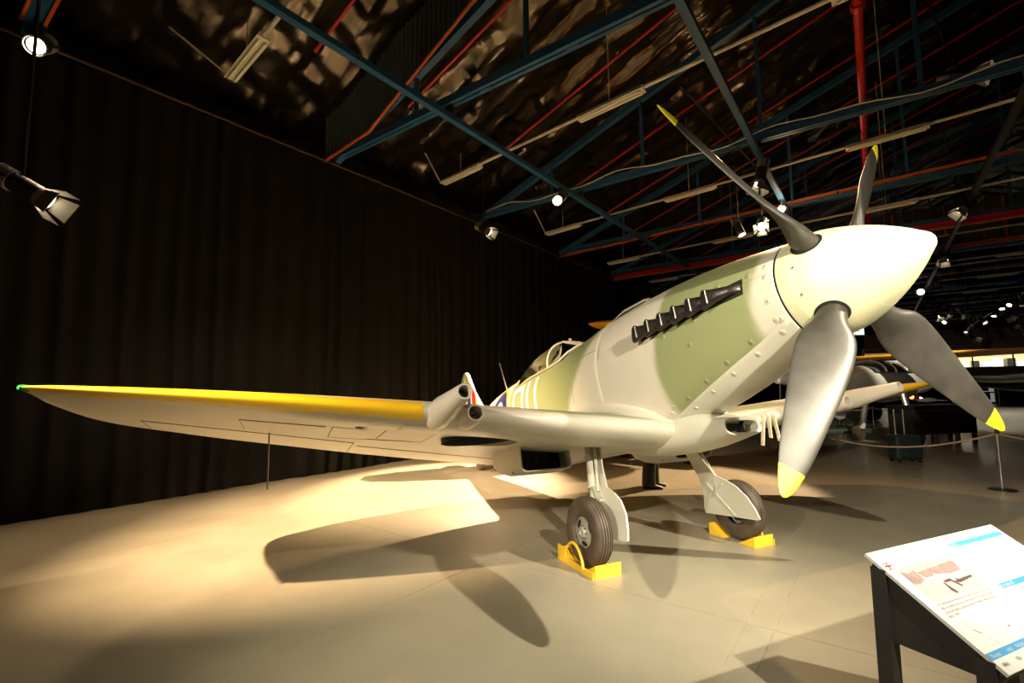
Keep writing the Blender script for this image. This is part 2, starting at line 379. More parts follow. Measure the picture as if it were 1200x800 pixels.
# red sprinkler branches under the roof slope and the main
rod_u = [-5.2, -3.0, -0.8, 1.05, 3.57, 6.42, 8.6, 10.7, 12.1, 13.9, 16.2, 18.5, 20.9, 23.4, 26, 29]
for i, uu in enumerate(rod_u):
    q = MB(); q.tube([hp(uu, -4.9, 5.6 + RS * 1.7 + .42), hp(uu, RIDGE - 0.3, 5.6 + RS * 13.3 + .42)], 0.028, 8)
    o = q.build('sprinkler_pipe', m_redp); tag(o, 'thin red sprinkler pipe under the roof slope, %s from the near end' % ORD[i], 'pipe', 'red sprinkler branch pipes')
    for k in range(4):
        v = -3.5 + 3 * k; z = 5.6 + RS * (v + 6.6) + .42
        q = MB(); q.tube([hp(uu, v, z), hp(uu, v, z + 0.35 + 0.02 * (v + 6.6))], 0.008, 6); q.build('hanger_wire', m_blkst, o)
q = MB(); q.tube([hp(-6, 1.75, 6.3), hp(19, 1.75, 6.3)], 0.055, 12)
o = q.build('sprinkler_main', m_redp); tag(o, 'thick red sprinkler main running along the hall behind the upright blade', 'pipe')
for uu in (2.6, 5.5, 9.4, 13.0): q = MB(); q.tube([hp(uu - 0.06, 1.75, 6.3), hp(uu + 0.06, 1.75, 6.3)], 0.085, 12); q.build('coupling', m_redp, o)
q = MB(); q.bar(hp(13.0, -6.4, 5.84), hp(13.0, 9, 5.95), 0.14, 0.16); o = q.build('sprinkler_header', m_redp); tag(o, 'broad red header pipe crossing the hall just above the cowling', 'pipe')
q = MB(); q.bar(hp(12.9, -6.4, 5.72), hp(12.9, 9, 5.82), 0.05, 0.05); q.build('cable_tray', m_orng, o)

# orange cable trays and white pipes beside the chords
def traysegs(u, v0, v1, z0, z1, lab, m=m_orng, w=0.09, h=0.05):
    o = empty('cable_tray', lab, 'tray', loc=hp(u, v0, z0)); n = max(1, int((v1 - v0) / 1.5)); t = 0
    for i in range(n):
        a, b = i / n, (i + 1) / n - 0.04 / (v1 - v0) * 1.0
        q = MB(); q.bar(hp(u, lerp(v0, v1, a), lerp(z0, z1, a)) - o.location, hp(u, lerp(v0, v1, b), lerp(z0, z1, b)) - o.location, w, h); q.build('tray_length', m, o)
    return o
traysegs(9.0, -6.5, 12, 5.83, 6.45, 'orange cable tray crossing the hall beside the third visible truss chord')
traysegs(17.0, -6.4, 9, 5.8, 6.15, 'orange cable tray crossing the hall below the olive corrugated strip')
traysegs(21.5, -6.4, 11, 5.8, 6.1, 'orange cable tray crossing the hall beyond the olive corrugated strip')
# near top-left: two orange strips on the chord over the nearest lamp
q = MB()
for s in (-0.1, 0.1): q.bar(hp(-3.65 + s, -6.3, 5.97), hp(-3.65 + s, -1, 5.97), 0.035, 0.03)
tag(q.build('cable_strip', m_orng), 'pair of orange cable strips along the truss chord in the upper left corner', 'tray')
def wpipe(u, v0, v1, z0, z1, lab):
    q = MB(); q.tube([hp(u, lerp(v0, v1, k / 8), lerp(z0, z1, k / 8)) for k in range(9)], 0.035, 8)
    return tag(q.build('conduit_pipe', m_cond), lab, 'pipe', 'white pipes beside truss chords')
wpipe(9.25, -6.4, 12, 5.98, 6.5, 'white pipe above the orange tray crossing behind the propeller')
wpipe(17.4, -6, 14, 6.05, 6.3, 'white pipe crossing the hall in front of the olive corrugated strip')
wpipe(20.0, -6, 14, 5.95, 6.1, 'white pipe crossing the hall beyond the olive corrugated strip')
# white cable sagging along the second chord
q = MB(); pts = []
for k in range(40):
    v = -6.2 + k * 0.28; pts.append(hp(4.86, v, CH + 0.03 + 0.06 * math.sin(v * 1.9) + 0.03 * math.sin(v * 4.3)))
q.tube(pts, 0.013, 6); tag(q.build('slack_cable', m_cond), 'slack white cable looped along the blue truss chord behind the upper blade', 'cable')

# fluorescent batten rows
def batten_row(u0, skew, z, v0, nfix, lab, idx, conduit_to=14):
    def uu(v): return u0 + skew * (v + 6)
    row = empty('batten_conduit', lab, 'conduit', loc=hp(uu(v0), v0, z))
    q = MB(); last = v0 - 0.3; seg = []
    for k in range(nfix):
        a = v0 + k * 3.72; b = a + 1.25; seg.append((a, b))
    q.tube([hp(uu(v), v, z + 0.05) - row.location for v in (seg[0][1], conduit_to)], 0.03, 8); q.build('conduit_tube', m_cond, row)
    for a, b in seg:
        v = (a + b) / 2; q = MB(); q.tube([hp(uu(v), v, z + 0.1) - row.location, hp(uu(v), v, topz(v) + 0.2) - row.location], 0.008, 6); q.build('hanger_wire', m_cond, row)
    for k, (a, b) in enumerate(seg):
        fx = empty('batten_light', 'unlit twin tube batten light, %s from the curtain on the %s batten row' % (ORD[k], ORD[idx]), 'light fitting', 'unlit batten lights', loc=hp(uu(a), a, z))
        def W(v, du, dz): return hp(uu(v) + du, v, z + dz) - fx.location
        q = MB(); q.hex([W(a, -.09, 0), W(b, -.09, 0), W(b, .09, 0), W(a, .09, 0), W(a, -.06, .07), W(b, -.06, .07), W(b, .06, .07), W(a, .06, .07)]); q.build('housing', m_batt, fx)
        for s in (-.045, .045):
            q = MB(); q.tube([W(a + .05, s, -.022), W(b - .05, s, -.022)], 0.016, 8); q.build('lamp_tube', m_white, fx)
    return row
batten_row(3.0, -0.12, 6.13, -5.95, 5, 'white conduit of the batten row between the two nearest visible trusses', 1)
batten_row(7.4, -0.11, 6.08, -6.0, 5, 'white conduit of the batten row behind the upper propeller blades', 2)
batten_row(11.5, -0.10, 6.0, -5.95, 5, 'white conduit of the batten row just above the cowling and spinner', 3)
batten_row(15.4, -0.05, 6.0, -5.9, 5, 'white conduit of the batten row in front of the olive corrugated strip', 4)
batten_row(-1.6, -0.1, 6.1, -5.75, 3, 'white conduit of the batten row in the upper left corner', 0, 3)
for i, uu in enumerate((19.2, 23.4, 27.6, 31.8, 36, 40.2)): batten_row(uu, -0.03, 5.95, -5.9, 5, 'white conduit of the distant batten row, %s beyond the olive strip' % ORD[i], 5 + i)
# thin bracket arms by the battens
for i, (a, b) in enumerate([(hp(-1.55, -5.75, 6.12), hp(-2.3, -6.15, 6.7)), (hp(2.98, -5.98, 6.15), hp(2.6, -6.1, 6.75)), (hp(7.4, -6.0, 6.1), hp(7.0, -6.15, 6.75))]):
    q = MB(); q.bar(a, b, 0.02, 0.02); tag(q.build('stay_rod', m_cond), 'thin white stay rod rising from the curtain end of the %s batten row' % ORD[i], 'rod', 'batten stay rods')

# ------------------------------------------------------------------ spotlights
m_lens = mat('lit_lamp_lens', (1, 0.9, 0.7), 0.3, 0, 0.0, emit=(1.0, 0.86, 0.62), estr=28)
m_lensdim = mat('bright_barn_door_metal', (0.30, 0.28, 0.25), 0.35, 0.4, 0.1, emit=None)
m_glow = mat('glowing_lens_rim', (1, 0.9, 0.7), 0.3, 0, 0.0, emit=(1.0, 0.84, 0.6), estr=7)
SP = {}
def spot_proto(doors):
    """lamp pointing along -Z from its yoke pivot, lens 0.26 below"""
    r = bpy.data.objects.new('stage_spotlight', None); COL.objects.link(r); r.empty_display_size = 0.1
    q = MB(); q.lathe((0, 0, 0.24), (0, 0, -1), [(0, .02), (0, .07), (.05, .085), (.2, .09), (.42, .09), (.42, .075), (.40, .07)], 20, True); q.build('lamp_body', m_blkst, r, True)
    q = MB()
    for k in range(7): q.lathe((0, 0, 0.22 - k * 0.022), (0, 0, -1), [(0, .085), (0, .102), (.009, .102), (.009, .085)], 20)
    q.build('cooling_fins', m_lensdim, r)
    q = MB(); q.lathe((0, 0, -0.175), (0, 0, -1), [(0, .0), (0.0, .076), (.02, .05), (.026, 0)], 20); q.build('lens', m_lens, r, True)
    q = MB(); q.lathe((0, 0, -0.17), (0, 0, -1), [(0, .092), (.03, .098), (.06, .1), (.06, .09), (.03, .088)], 20); q.build('lens_ring', m_lensdim, r, True)
    q = MB()
    for s in (-1, 1): q.bar((s * .11, 0, 0), (s * .11, 0, .26), 0.012, 0.035, (1, 0, 0))
    q.bar((-.11, 0, .26), (.11, 0, .26), 0.035, 0.012, (0, 0, 1)); y = q.build('yoke', m_blkst, r)
    if doors:
        for k in range(4):
            a = k * PI / 2; M = Matrix.Rotation(a, 4, 'Z'); q = MB()
            q.hex([M @ Vector(p) for p in [(-.08, .095, -.23), (.08, .095, -.23), (.11, .15, -.37), (-.11, .15, -.37), (-.08, .099, -.23), (.08, .099, -.23), (.11, .155, -.37), (-.11, .155, -.37)]])
            q.build('barn_door', m_lensdim, r)
    return r
def place_spot(loc, aim, label, doors=False, sc=1.0, hang=5.8):
    if doors not in SP: SP[doors] = spot_proto(doors); r = SP[doors]
    else: r = copy_tree(SP[doors])
    loc = Vector(loc); r.location = loc; r.scale = (sc, sc, sc)
    r.rotation_euler = (Vector(aim) - loc).to_track_quat('-Z', 'Y').to_euler()
    tag(r, label, 'spotlight', 'stage spotlights under the roof')
    # hanging clamp from rail or truss, built in world upright
    q = MB(); q.tube([(0, 0, 0.1), (0, 0, max(0.2, hang - loc.z))], 0.018, 8); q.box((0, 0, max(0.2, hang - loc.z) - 0.03), (0.07, 0.07, 0.09))
    c = q.build('hanging_clamp', m_black, r)
    c.matrix_local = (Matrix.LocRotScale(loc, r.rotation_euler, r.scale)).inverted() @ Matrix.Translation(loc)
    return r
def ray(px, py): return F + RT * ((px - 600) / FPX) + UP * ((400 - py) / FPX)
def at_v(px, py, v):
    d = ray(px, py); t = (v - HV.dot(CAM)) / HV.dot(d); return CAM + d * t
def at_z(px, py, z):
    d = ray(px, py); return CAM + d * ((z - CAM.z) / d.z)
def at_d(px, py, t): return CAM + ray(px, py) * t
NOSE = Vector((1.5, 0, 2.0)); MID = Vector((-2, 0, 1.2)); toc = CAM + Vector((0, 0, -1.2))
place_spot(at_v(48, 52, -6.25), CAM + Vector((-0.4, -2.0, -1)), 'black spotlight with glowing lens high in the upper left corner', sc=1.15, hang=6.0)
place_spot(CAM + ray(26, 218) * 5.2, CAM + ray(26, 218) * 5.2 + RT * 1.0 - UP * .62 + F * .2, 'black spotlight with bright open barn doors low against the curtain at far left', True, 1.15, hang=6.0)
place_spot(at_v(656, 232, -3.52), CAM + Vector((-2.5, -1, -1.5)), 'glowing spotlight under the rail nearest the curtain, in the middle of the roof', sc=1.1)
place_spot(at_v(566, 268, -6.2), at_v(566, 268, -6.2) + RT * .7 - UP * .45 - F * .5, 'spotlight with bright barn doors at the top edge of the curtain', True, 1.0, 6.0)
place_spot(at_v(892, 202, 0.15), at_v(892, 202, 0.15) - UP * .9 - RT * .25 - F * .12, 'spotlight with bright doors under the rail just right of the edge-on blade', True, 1.1)
place_spot(at_v(916, 245, 0.15), CAM + Vector((-1, 1, 0.5)), 'small glowing spotlight glimpsed behind the root of the edge-on blade', sc=0.9)
place_spot(at_d(865, 266, 10.5), Vector((-2, 6, 0)), 'slim black spotlight hanging upright above the cowling, left of its pair', False, 0.9)
place_spot(at_d(893, 262, 10.0), CAM + Vector((-3, 3, -1.5)), 'round glowing spotlight hanging above the cowling, right of its pair', True, 0.9)
place_spot(at_d(1122, 90, 8.2), at_d(1122, 90, 8.2) + RT * .75 - UP * .35 - F * .95, 'black spotlight with lit lens rim under the roof in the upper right', True, 1.1, 6.0)
place_spot(at_v(1137, 238, 3.66), at_v(1137, 238, 3.66) - UP * .6 - RT * .6 + F * .1, 'black spotlight with two bright doors on the right hand rail above the spinner tip', True, 1.1)
place_spot(at_v(1106, 296, 3.66), at_v(1106, 296, 3.66) - UP * .9 - RT * .2 - F * .25, 'black spotlight with bright doors on the right hand rail beside the spinner tip', True, 1.2)
place_spot(at_z(1078, 342, 5.5), CAM + Vector((0, 4, 0)), 'warm glowing spotlight just under the spinner tip on the right hand rail', False, 1.5)
pl = bpy.data.lights.new('rail_spill', 'POINT'); pl.energy = 45; pl.color = ORNG; pl.shadow_soft_size = .06
po = bpy.data.objects.new('rail_spill', pl); COL.objects.link(po); po.location = at_v(916, 245, 0.15) - F * .3 + UP * .1
far = [(1097, 367, 'first'), (1109, 361, 'second'), (1110, 374, 'third'), (1126, 364, 'fourth'), (1150, 374, 'fifth'), (1136, 386, 'sixth'), (1138, 393, 'seventh'), (1166, 365, 'eighth'), (1173, 358, 'ninth'), (1178, 368, 'tenth'), (1186, 353, 'eleventh'), (1196, 352, 'twelfth'), (1196, 386, 'thirteenth')]
for i, (x, y, o_) in enumerate(far):
    p = at_z(x, y, 5.45); d = (p - CAM)
    if d.length > 34: p = CAM + d * (34 / d.length)
    place_spot(p, p - UP * .8 + RT * (.9 * math.sin(i * 2.3)) - F * (.15 + .5 * (i % 4 == 0)), 'tiny distant spotlight in the far right cluster, %s from the spinner' % o_, i % 3 == 0, 1.15, 5.95)

# ================================================================== THE AIRCRAFT
air = empty('fighter_aircraft', 'green and grey camouflaged propeller fighter with cream spinner standing on the hall floor', 'aircraft')
# fuselage sections: x, top, widest height, bottom, half width, upper exponent, lower exponent
ST = [(-.215, .365, 0, -.365, .365, 2, 2), (-.45, .415, 0, -.425, .385, 2, 2), (-.84, .485, -.01, -.55, .41, 2, 2.1), (-1.33, .535, -.03, -.67, .435, 2, 2.2),
      (-1.8, .555, -.05, -.745, .45, 2, 2.3), (-2.25, .55, -.05, -.77, .46, 2, 2.3), (-2.8, .505, -.04, -.78, .465, 2, 2.3), (-3.4, .49, -.03, -.78, .465, 2, 2.3),
      (-4.1, .50, 0, -.75, .45, 2, 2.2), (-4.8, .51, .02, -.66, .41, 2, 2.2), (-5.6, .47, .04, -.48, .33, 2, 2.1), (-6.5, .36, .07, -.24, .21, 2, 2), (-7.15, .27, .1, -.09, .12, 2, 2), (-7.6, .2, .1, 0, .045, 2, 2)]
def sec(x): return table(ST, x)
def fy(x, z):
    zt, zm, zb, wd, a, b = sec(x)
    if z >= zm: q = min(1, (z - zm) / max(1e-6, zt - zm)); return wd * max(0, 1 - q ** a) ** (1 / a)
    q = min(1, (zm - z) / max(1e-6, zm - zb)); return wd * max(0, 1 - q ** b) ** (1 / b)
def fpt(x, tau, off=0):
    zt, zm, zb, wd, a, b = sec(x)
    if tau <= PI / 2: y = wd * math.sin(tau) ** (2 / a); z = zm + (zt - zm) * max(0, math.cos(tau)) ** (2 / a)
    else: t = PI - tau; y = wd * max(0, math.sin(t)) ** (2 / b); z = zm - (zm - zb) * max(0, math.cos(t)) ** (2 / b)
    if off:
        n = Vector((0, (y / (wd * wd)), (z - zm) / ((zt - zm) ** 2 if z > zm else (zm - zb) ** 2))).normalized(); y += n.y * off; z += n.z * off
    return Vector((x, y, z))
def tau_of(x, z):
    zt, zm, zb, wd, a, b = sec(x)
    if z >= zm: q = max(0, min(1, (z - zm) / (zt - zm))); return math.acos(q ** (a / 2))
    q = max(0, min(1, (zm - z) / (zm - zb))); return PI - math.acos(q ** (b / 2))
def wob(z, s): return 0.05 * noise.noise(Vector((z * 2.1, s, 0)))
def zd(x): return lerp(-.20, -.655, (x + .2) / (-1.55 + .2)) if x > -1.55 else -.655
def camo(p):
    """0 grey, 1 green; soft disruptive bands seen on the starboard side"""
    x, z = p.x, p.z
    b1 = -.40 + .18 * z + wob(z, 1); b2 = -1.36 + .16 * z + wob(z, 5) ; b3 = -2.5 + .75 * (z - .2) + wob(z, 9) ; b4 = -4.55 + wob(z, 3)
    b3 = min(b3, -2.35)
    if p.y > .0: b1 -= .2; b2 -= .3
    e = .035
    return (sstep(b1 + e, b1 - e, x) * sstep(b2 - e, b2 + e, x)) + sstep(b3 + .06, b3 - .06, x) * (1 if x > b4 else sstep(b4 - .06, b4 + .06, x) if x < -4.4 else 1) * (1 if x > -6 else 1)
def panel(name, xs, zhi, zlo, m, side, nt=26, gap=.004, attr=camo, full=False):
    """a skin panel between two heights on one side of the body, edges slightly tucked in"""
    q = MB(); rings = []
    for i, x in enumerate(xs):
        th_, tl = (0, PI) if full else (tau_of(x, zhi(x)) if zhi else 0, tau_of(x, zlo(x)) if zlo else PI)
        rim = i in (0, len(xs) - 1); r = []
        for k in range(nt + 1):
            t = lerp(th_, tl, k / nt); e = (k == 0 and zhi) or (k == nt and zlo)
            p = fpt(x, t, -.007 if (rim or e) else 0)
            r.append(Vector((p.x, p.y * side, p.z)))
        rings.append(r)
        if i == 0 or i == len(xs) - 2:
            r2 = [Vector((lerp(x, xs[i + 1], .0), p.y, p.z)) for p in r]
    q.loft(rings, closed=False)
    return q.build(name, m, air, True, BM, attr=attr)
def xr(a, b, n, e=.006): return [a] + [lerp(a - e, b + e, i / n) for i in range(n + 1)] + [b]
def sill(x):
    return .36
for sd in (-1, 1):
    panel('upper_cowling', xr(-.215, -2.22, 44), None, lambda x: .135, m_camo, sd, 18)
    panel('side_cowling', xr(-.215, -2.22, 44), lambda x: .135, zd, m_camo, sd, 18)
    panel('lower_cowling', xr(-.215, -2.22, 36), zd, None, m_under, sd, 18, attr=lambda p: 0)
# under-layer so the joints read dark rather than open
q = MB(); q.loft([[Vector((x, s.y * k, s.z)) for k, rng in ((-1, range(0, 33)), (1, range(31, 0, -1))) for s in [fpt(x, PI * i / 32, -.012) for i in rng]] for x in [-.22, -.45, -.84, -1.33, -1.8, -2.3]], True)
q.build('dark_joint_underlayer', m_seam, air, True, BM)
# rear body: with the cockpit cut low between windscreen and canopy end
q = MB(); rings = []
xs = [-2.22] + [-2.23 - i * .06 for i in range(90)] + [-7.6]
for i, x in enumerate(xs):
    cut = sstep(-3.02, -3.10, x) * sstep(-4.66, -4.30, x)
    r = []
    for sd, rng in ((-1, range(0, 41)), (1, range(39, 0, -1))):
        for k in rng:
            p = fpt(x, PI * k / 40, -.005 if i == 0 else 0)
            if cut > 0 and p.z > .33: p.z = lerp(p.z, .33, cut)
            r.append(Vector((x, p.y * sd, p.z)))
    rings.append(r)
q.loft(rings, True, False, True)
def camo_rear(p):
    if p.z < -.52 + .03 * math.sin(p.x * 2): return 0
    return camo(p)
fus = q.build('fuselage', m_camo, air, True, BM, attr=camo_rear)
q = MB()
for sd in (-1, 1):
    q.tube([(x, sd * (fy(x, .2) + .0005), .2) for x in [-2.26 - .1 * i for i in range(6)]], .0025, 4)
    q.tube([(-2.75, sd * (fy(-2.75, z) + .0005), z) for z in [.2 - .05 * i for i in range(10)]], .0025, 4)
q.build('panel_line', m_seam, fus)

# ---- painted markings lying on the skin
def decal(name, polys, m, parent, side=-1, off=.004, nsub=8):
    q = MB()
    for P in polys:
        a, b, c, d = [Vector(p) for p in P]; rows = []
        for i in range(nsub + 1):
            row = []
            for j in range(nsub + 1):
                s, t = i / nsub, j / nsub
                p = a.lerp(b, s).lerp(d.lerp(c, s), t); row.append(Vector((p.x, side * (fy(p.x, p.y) + off), p.y)))
            rows.append(row)
        q.loft(rows, closed=False)
    return q.build(name, m, parent, True)
def rect(x0, x1, z0, z1): return [(x0, z0), (x1, z0), (x1, z1), (x0, z1)]
zt_ = .27; zl = -.38; bwid = .065
decal('code_letter_o', [rect(-4.42, -4.42 + bwid, zl, zt_), rect(-4.04 - bwid, -4.04, zl, zt_), rect(-4.42, -4.04, zt_ - .07, zt_), rect(-4.42, -4.04, zl, zl + .07)], m_white, fus)
decal('code_letter_u', [rect(-3.93, -3.93 + bwid, zl, zt_), rect(-3.62 - bwid, -3.62, zl, zt_), rect(-3.93, -3.62, zl, zl + .07)], m_white, fus)
def ringdecal(name, cx, cz, r0_, r1, m, off):
    n = 28; polys = []
    for k in range(n):
        a, b = 2 * PI * k / n, 2 * PI * (k + 1) / n
        polys.append([(cx + r0_ * math.cos(a), cz + r0_ * math.sin(a)), (cx + r1 * math.cos(a), cz + r1 * math.sin(a)), (cx + r1 * math.cos(b), cz + r1 * math.sin(b)), (cx + r0_ * math.cos(b), cz + r0_ * math.sin(b))])
    decal(name, polys, m, fus, -1, off, 2)
RC = (-5.02, 0.02)
ringdecal('roundel_yellow', *RC, .36, .405, m_yel, .004); ringdecal('roundel_blue', *RC, .2, .36, m_blue, .004)
ringdecal('roundel_white', *RC, .15, .2, m_white, .004); ringdecal('roundel_red', *RC, 0, .15, m_red, .004)

# ---- fasteners along the cowling joints
def fastener(x, z, sd):
    y = fy(x, z); e = .01; n = Vector((0, 1, -(fy(x, z + e) - fy(x, z - e)) / (2 * e))).normalized(); n.y *= sd
    q = MB(); q.lathe(Vector((x, sd * y, z)), n, [(-.003, .021), (.003, .021), (.003, .015), (.0045, .012), (.0045, .006), (.001, .005), (.001, 0)], 14)
    return q
fpos = []
for i in range(6):
    x = -.3 - i * .24; fpos += [(x, zd(x) + .035), (x - .02, zd(x) - .045)]
fpos += [(-.27, .10), (-.27, .18), (-.29, -.07), (-.4, .17), (-.66, .2), (-1.0, .2), (-1.3, .2), (-1.5, .22), (-.9, .02), (-1.25, .0), (-1.0, -.15), (-.27, -.2), (-1.45, -.56)]
for x, z in fpos:
    q = fastener(x, z, -1); q.build('cowling_fastener', m_under if z < zd(x) else m_camo, air, False, BM, attr=camo)
q = MB()
for x, z in fpos:
    y = fy(x, z); q.lathe((x, -y - .0055, z), (0, -1, 0), [(0, .0055), (.001, .0)], 8)
q.build('fastener_slots', m_seam, air, False, BM)['kind'] = 'stuff'

# ---- exhaust stubs
for sd in (-1, 1):
    q = MB(); xs = [-.44 - i * .06 for i in range(19)]
    q.loft([[Vector((x, sd * (fy(x, z) + .004), z)) for z in (.045, .07, .1, .14, .165)] for x in xs], closed=False)
    sh = q.build('exhaust_slot_shade', m_black, air, True, BM)  # black strip laid on the skin, painting the shade behind the stubs
    for k in range(6):
        x0 = -.44 - k * .158; q = MB(); rings = []
        L = .27
        for t in [0, .1, .25, .45, .65, .82, .93, 1.0]:
            x = x0 - L * t; out = .006 + .105 * math.sin(t * PI / 2) ** .8; hz = lerp(.030, .076, t ** 1.9); hy = lerp(.022, .036, min(1, t * 3)) if t > 0 else .004
            yc = fy(x, .105) + out - .03
            rings.append([Vector((x + (.02 if t == 1 else 0) * math.sin(a), sd * (yc + hy * math.copysign(abs(math.cos(a)) ** .7, math.cos(a))), .105 + hz * math.copysign(abs(math.sin(a)) ** .8, math.sin(a)))) for a in [2 * PI * j / 20 for j in range(20)]])
        end = rings[-1]; cy = sum((p for p in end), Vector()) / 20
        rings.append([cy + (p - cy) * .82 for p in end]); rings.append([cy + (p - cy) * .6 + Vector((.08, 0, 0)) for p in end])
        q.loft(rings, True, True, True)
        ex = q.build('exhaust_stub', m_exh, air, True, BM, 50)
        q = MB(); q.tube([Vector((x0 - L * .8, sd * (fy(x0 - L * .8, .105) + .115), .105 + dz)) for dz in (-.05, -.03, .03, .05)], .006, 6); q.build('weld_bead', m_steel, ex)

# ---- spinner and propeller
SPM = [(-.114, .361), (0, .345), (.08, .319), (.16, .286), (.24, .246), (.31, .205), (.38, .157), (.44, .110), (.49, .066), (.512, .047)]
SPN = [(-.205, .355), (-.195, .362), (-.12, .362), (-.119, .3585), (-.115, .3585)] + [(h_, table(SPM, h_)[0]) for h_ in [-.114 + .626 * k_ / 40 for k_ in range(41)]] + [(.5215, .034), (.5216, .030), (.53, .018), (.5335, 0)]
q = MB(); q.lathe((0, 0, 0), (1, 0, 0), [(-.205, .2)] + SPN, 72); spn = q.build('spinner', m_sky, air, True, BM, 30)
q = MB()
for k in range(12):
    a = k * PI / 6 + .2; q.lathe((-.07, .359 * math.sin(a), .359 * math.cos(a)), (.08, math.sin(a), math.cos(a)), [(-.002, .008), (.0015, .008), (.0005, 0)], 8)
q.build('spinner_screws', m_seam, spn)
q = MB(); q.lathe((0, 0, 0), (1, 0, 0), [(.1895, table(SPM, .1895)[0] - .0006), (.1915, table(SPM, .1915)[0] + .0007), (.1935, table(SPM, .1935)[0] - .0006)], 64); q.build('spinner_joint', m_sky, spn, True)
q = MB(); q.lathe((0, 0, 0), (1, 0, 0), [(-.222, .33), (-.205, .35), (-.203, .2)], 48); q.build('back_plate', m_black, air, True, BM)
PHI = rad(50.64)
BL = [(.26, .155, 50, .15), (.36, .165, 49, .15), (.43, .19, 46, .13), (.50, .265, 42, .095), (.56, .30, 39, .075), (.66, .318, 35, .056), (.80, .31, 30, .042), (.95, .285, 26.5, .034), (1.10, .25, 24, .028), (1.25, .215, 22, .024), (1.38, .18, 20, .019), (1.48, .14, 19, .016), (1.55, .105, 18, .012), (1.60, .07, 18, .009), (1.628, .04, 18, .006), (1.64, .012, 18, .003)]
def blade():
    q = MB(); rings = []; rs = []
    zs = [.26, .33, .40, .45, .49, .53, .57, .63, .7, .78, .87, .96, 1.05, 1.14, 1.22, 1.30, 1.37, 1.43, 1.478, 1.482, 1.52, 1.56, 1.59, 1.612, 1.628, 1.636, 1.64]
    for z in zs:
        c, b, t = table(BL, z); b = rad(b)
        cd_ = Vector((math.sin(b), -math.cos(b), 0)); nd = Vector((math.cos(b), math.sin(b), 0)); r = []
        for k in range(28):
            a = 2 * PI * k / 28; s = math.cos(a); h = math.sin(a)
            rd = max(0, 1 - max(0, (z - .40) / .14))          # round root
            le = s * .5 * c
            th_ = h * .5 * t * (1 if rd > .99 else (lerp((1.05 + .35 * s) * (1 if h > 0 else .55), 1, rd)))
            r.append(cd_ * (le + .04 * c * (1 - rd)) + nd * th_ + Vector((0, 0, z)))
        rings.append(r); rs.append(z)
    i = zs.index(1.482)
    q.loft(rings[:i], True, True, False, 0); q.loft(rings[i - 1:i + 1], True, False, False, 1); q.loft(rings[i:], True, False, True, 1)
    return q
bl0 = blade().build('propeller_blade', [m_blade, m_tipyel], air, True, None, 50)
bl0['label'] = 'worn charcoal propeller blade with yellow tip'
cuff = None
for k in range(4):
    b = bl0 if k == 0 else bl0.copy()
    if k: COL.objects.link(b)
    b.matrix_local = BM @ Matrix.Rotation(PHI - k * PI / 2, 4, 'X')
    if k == 0:
        q = MB(); rr_ = []
        for rad_ in (.095, .07):
            ring = []
            for j in range(32):
                a = 2 * PI * j / 32; x = rad_ * math.cos(a); y = rad_ * math.sin(a); rs_ = table([(h, r) for h, r in SPN if h > -.119], x)[0]
                ring.append(Vector((x, y, math.sqrt(max(.01, rs_ * rs_ - y * y)) + .0025)))
            rr_.append(ring)
        q.loft(rr_, True); cuff = q.build('blade_root_ring', m_black, b, True)
    else:
        c = cuff.copy(); COL.objects.link(c); c.parent = b

# ---- wings
PL = [(.12, -1.53, -4.32), (.30, -1.53, -4.3), (1.0, -1.55, -4.25), (1.75, -1.56, -4.14), (2.5, -1.575, -3.96), (3.3, -1.615, -3.66), (3.9, -1.675, -3.40), (4.2, -1.72, -3.2), (4.42, -1.76, -3.06), (4.58, -1.79, -2.86), (4.66, -1.82, -2.58), (4.70, -1.87, -2.25)]
def wing_le_z(y): return -.70 + (y - .5) * .105
def wing_tc(y): return table([(0.1, .135), (2.5, .11), (4.0, .085), (4.5, .07), (4.66, .05), (4.70, .02)], y)[0]
def airfoil(s):
    return 5 * (.2969 * math.sqrt(max(0, s)) - .126 * s - .3516 * s * s + .2843 * s ** 3 - .1036 * s ** 4)
INC = math.tan(rad(2.0))
def wpt(y, s, up):
    le, te = table(PL, y); c = le - te; t = airfoil(s) * wing_tc(y) * c * (1 if up else lerp(1, .55, sstep(.03, .3, s)))
    x = le - s * c; zc = wing_le_z(y) - s * c * INC * max(0.1, 1 - y / 6) + .018 * c * math.sin(PI * min(1, s)) ** 1
    return Vector((x, y, zc + (t if up else -t)))
def wing_lower(x, y):
    le, te = table(PL, y); return wpt(y, (le - x) / (le - te), False).z
def wing_upper(x, y):
    le, te = table(PL, y); return wpt(y, (le - x) / (le - te), True).z
SS = [0, .002, .006, .012, .020, .032, .05, .075, .11, .16, .22, .30, .40, .5, .6, .7, .8, .88, .94, .98, 1.0]
YEL0 = 2.40
def camo_wing(p):
    if p.z < wing_lower(max(min(p.x, table(PL, abs(p.y))[0] - .02), table(PL, abs(p.y))[1] + .02), abs(p.y)) + .02: return 0
    a = abs(p.y); le = table(PL, a)[0]
    d = le - p.x
    n = .12 * noise.noise(Vector((p.y * .9, p.x * .7, 2)))
    return sstep(.05, .1, d + n) * sstep(1.5 + n, 1.35 + n, a) if a < 2 else sstep(.3, .36, d + n - .3 * (a - 3.2)) * sstep(2.6, 2.75, a + n)
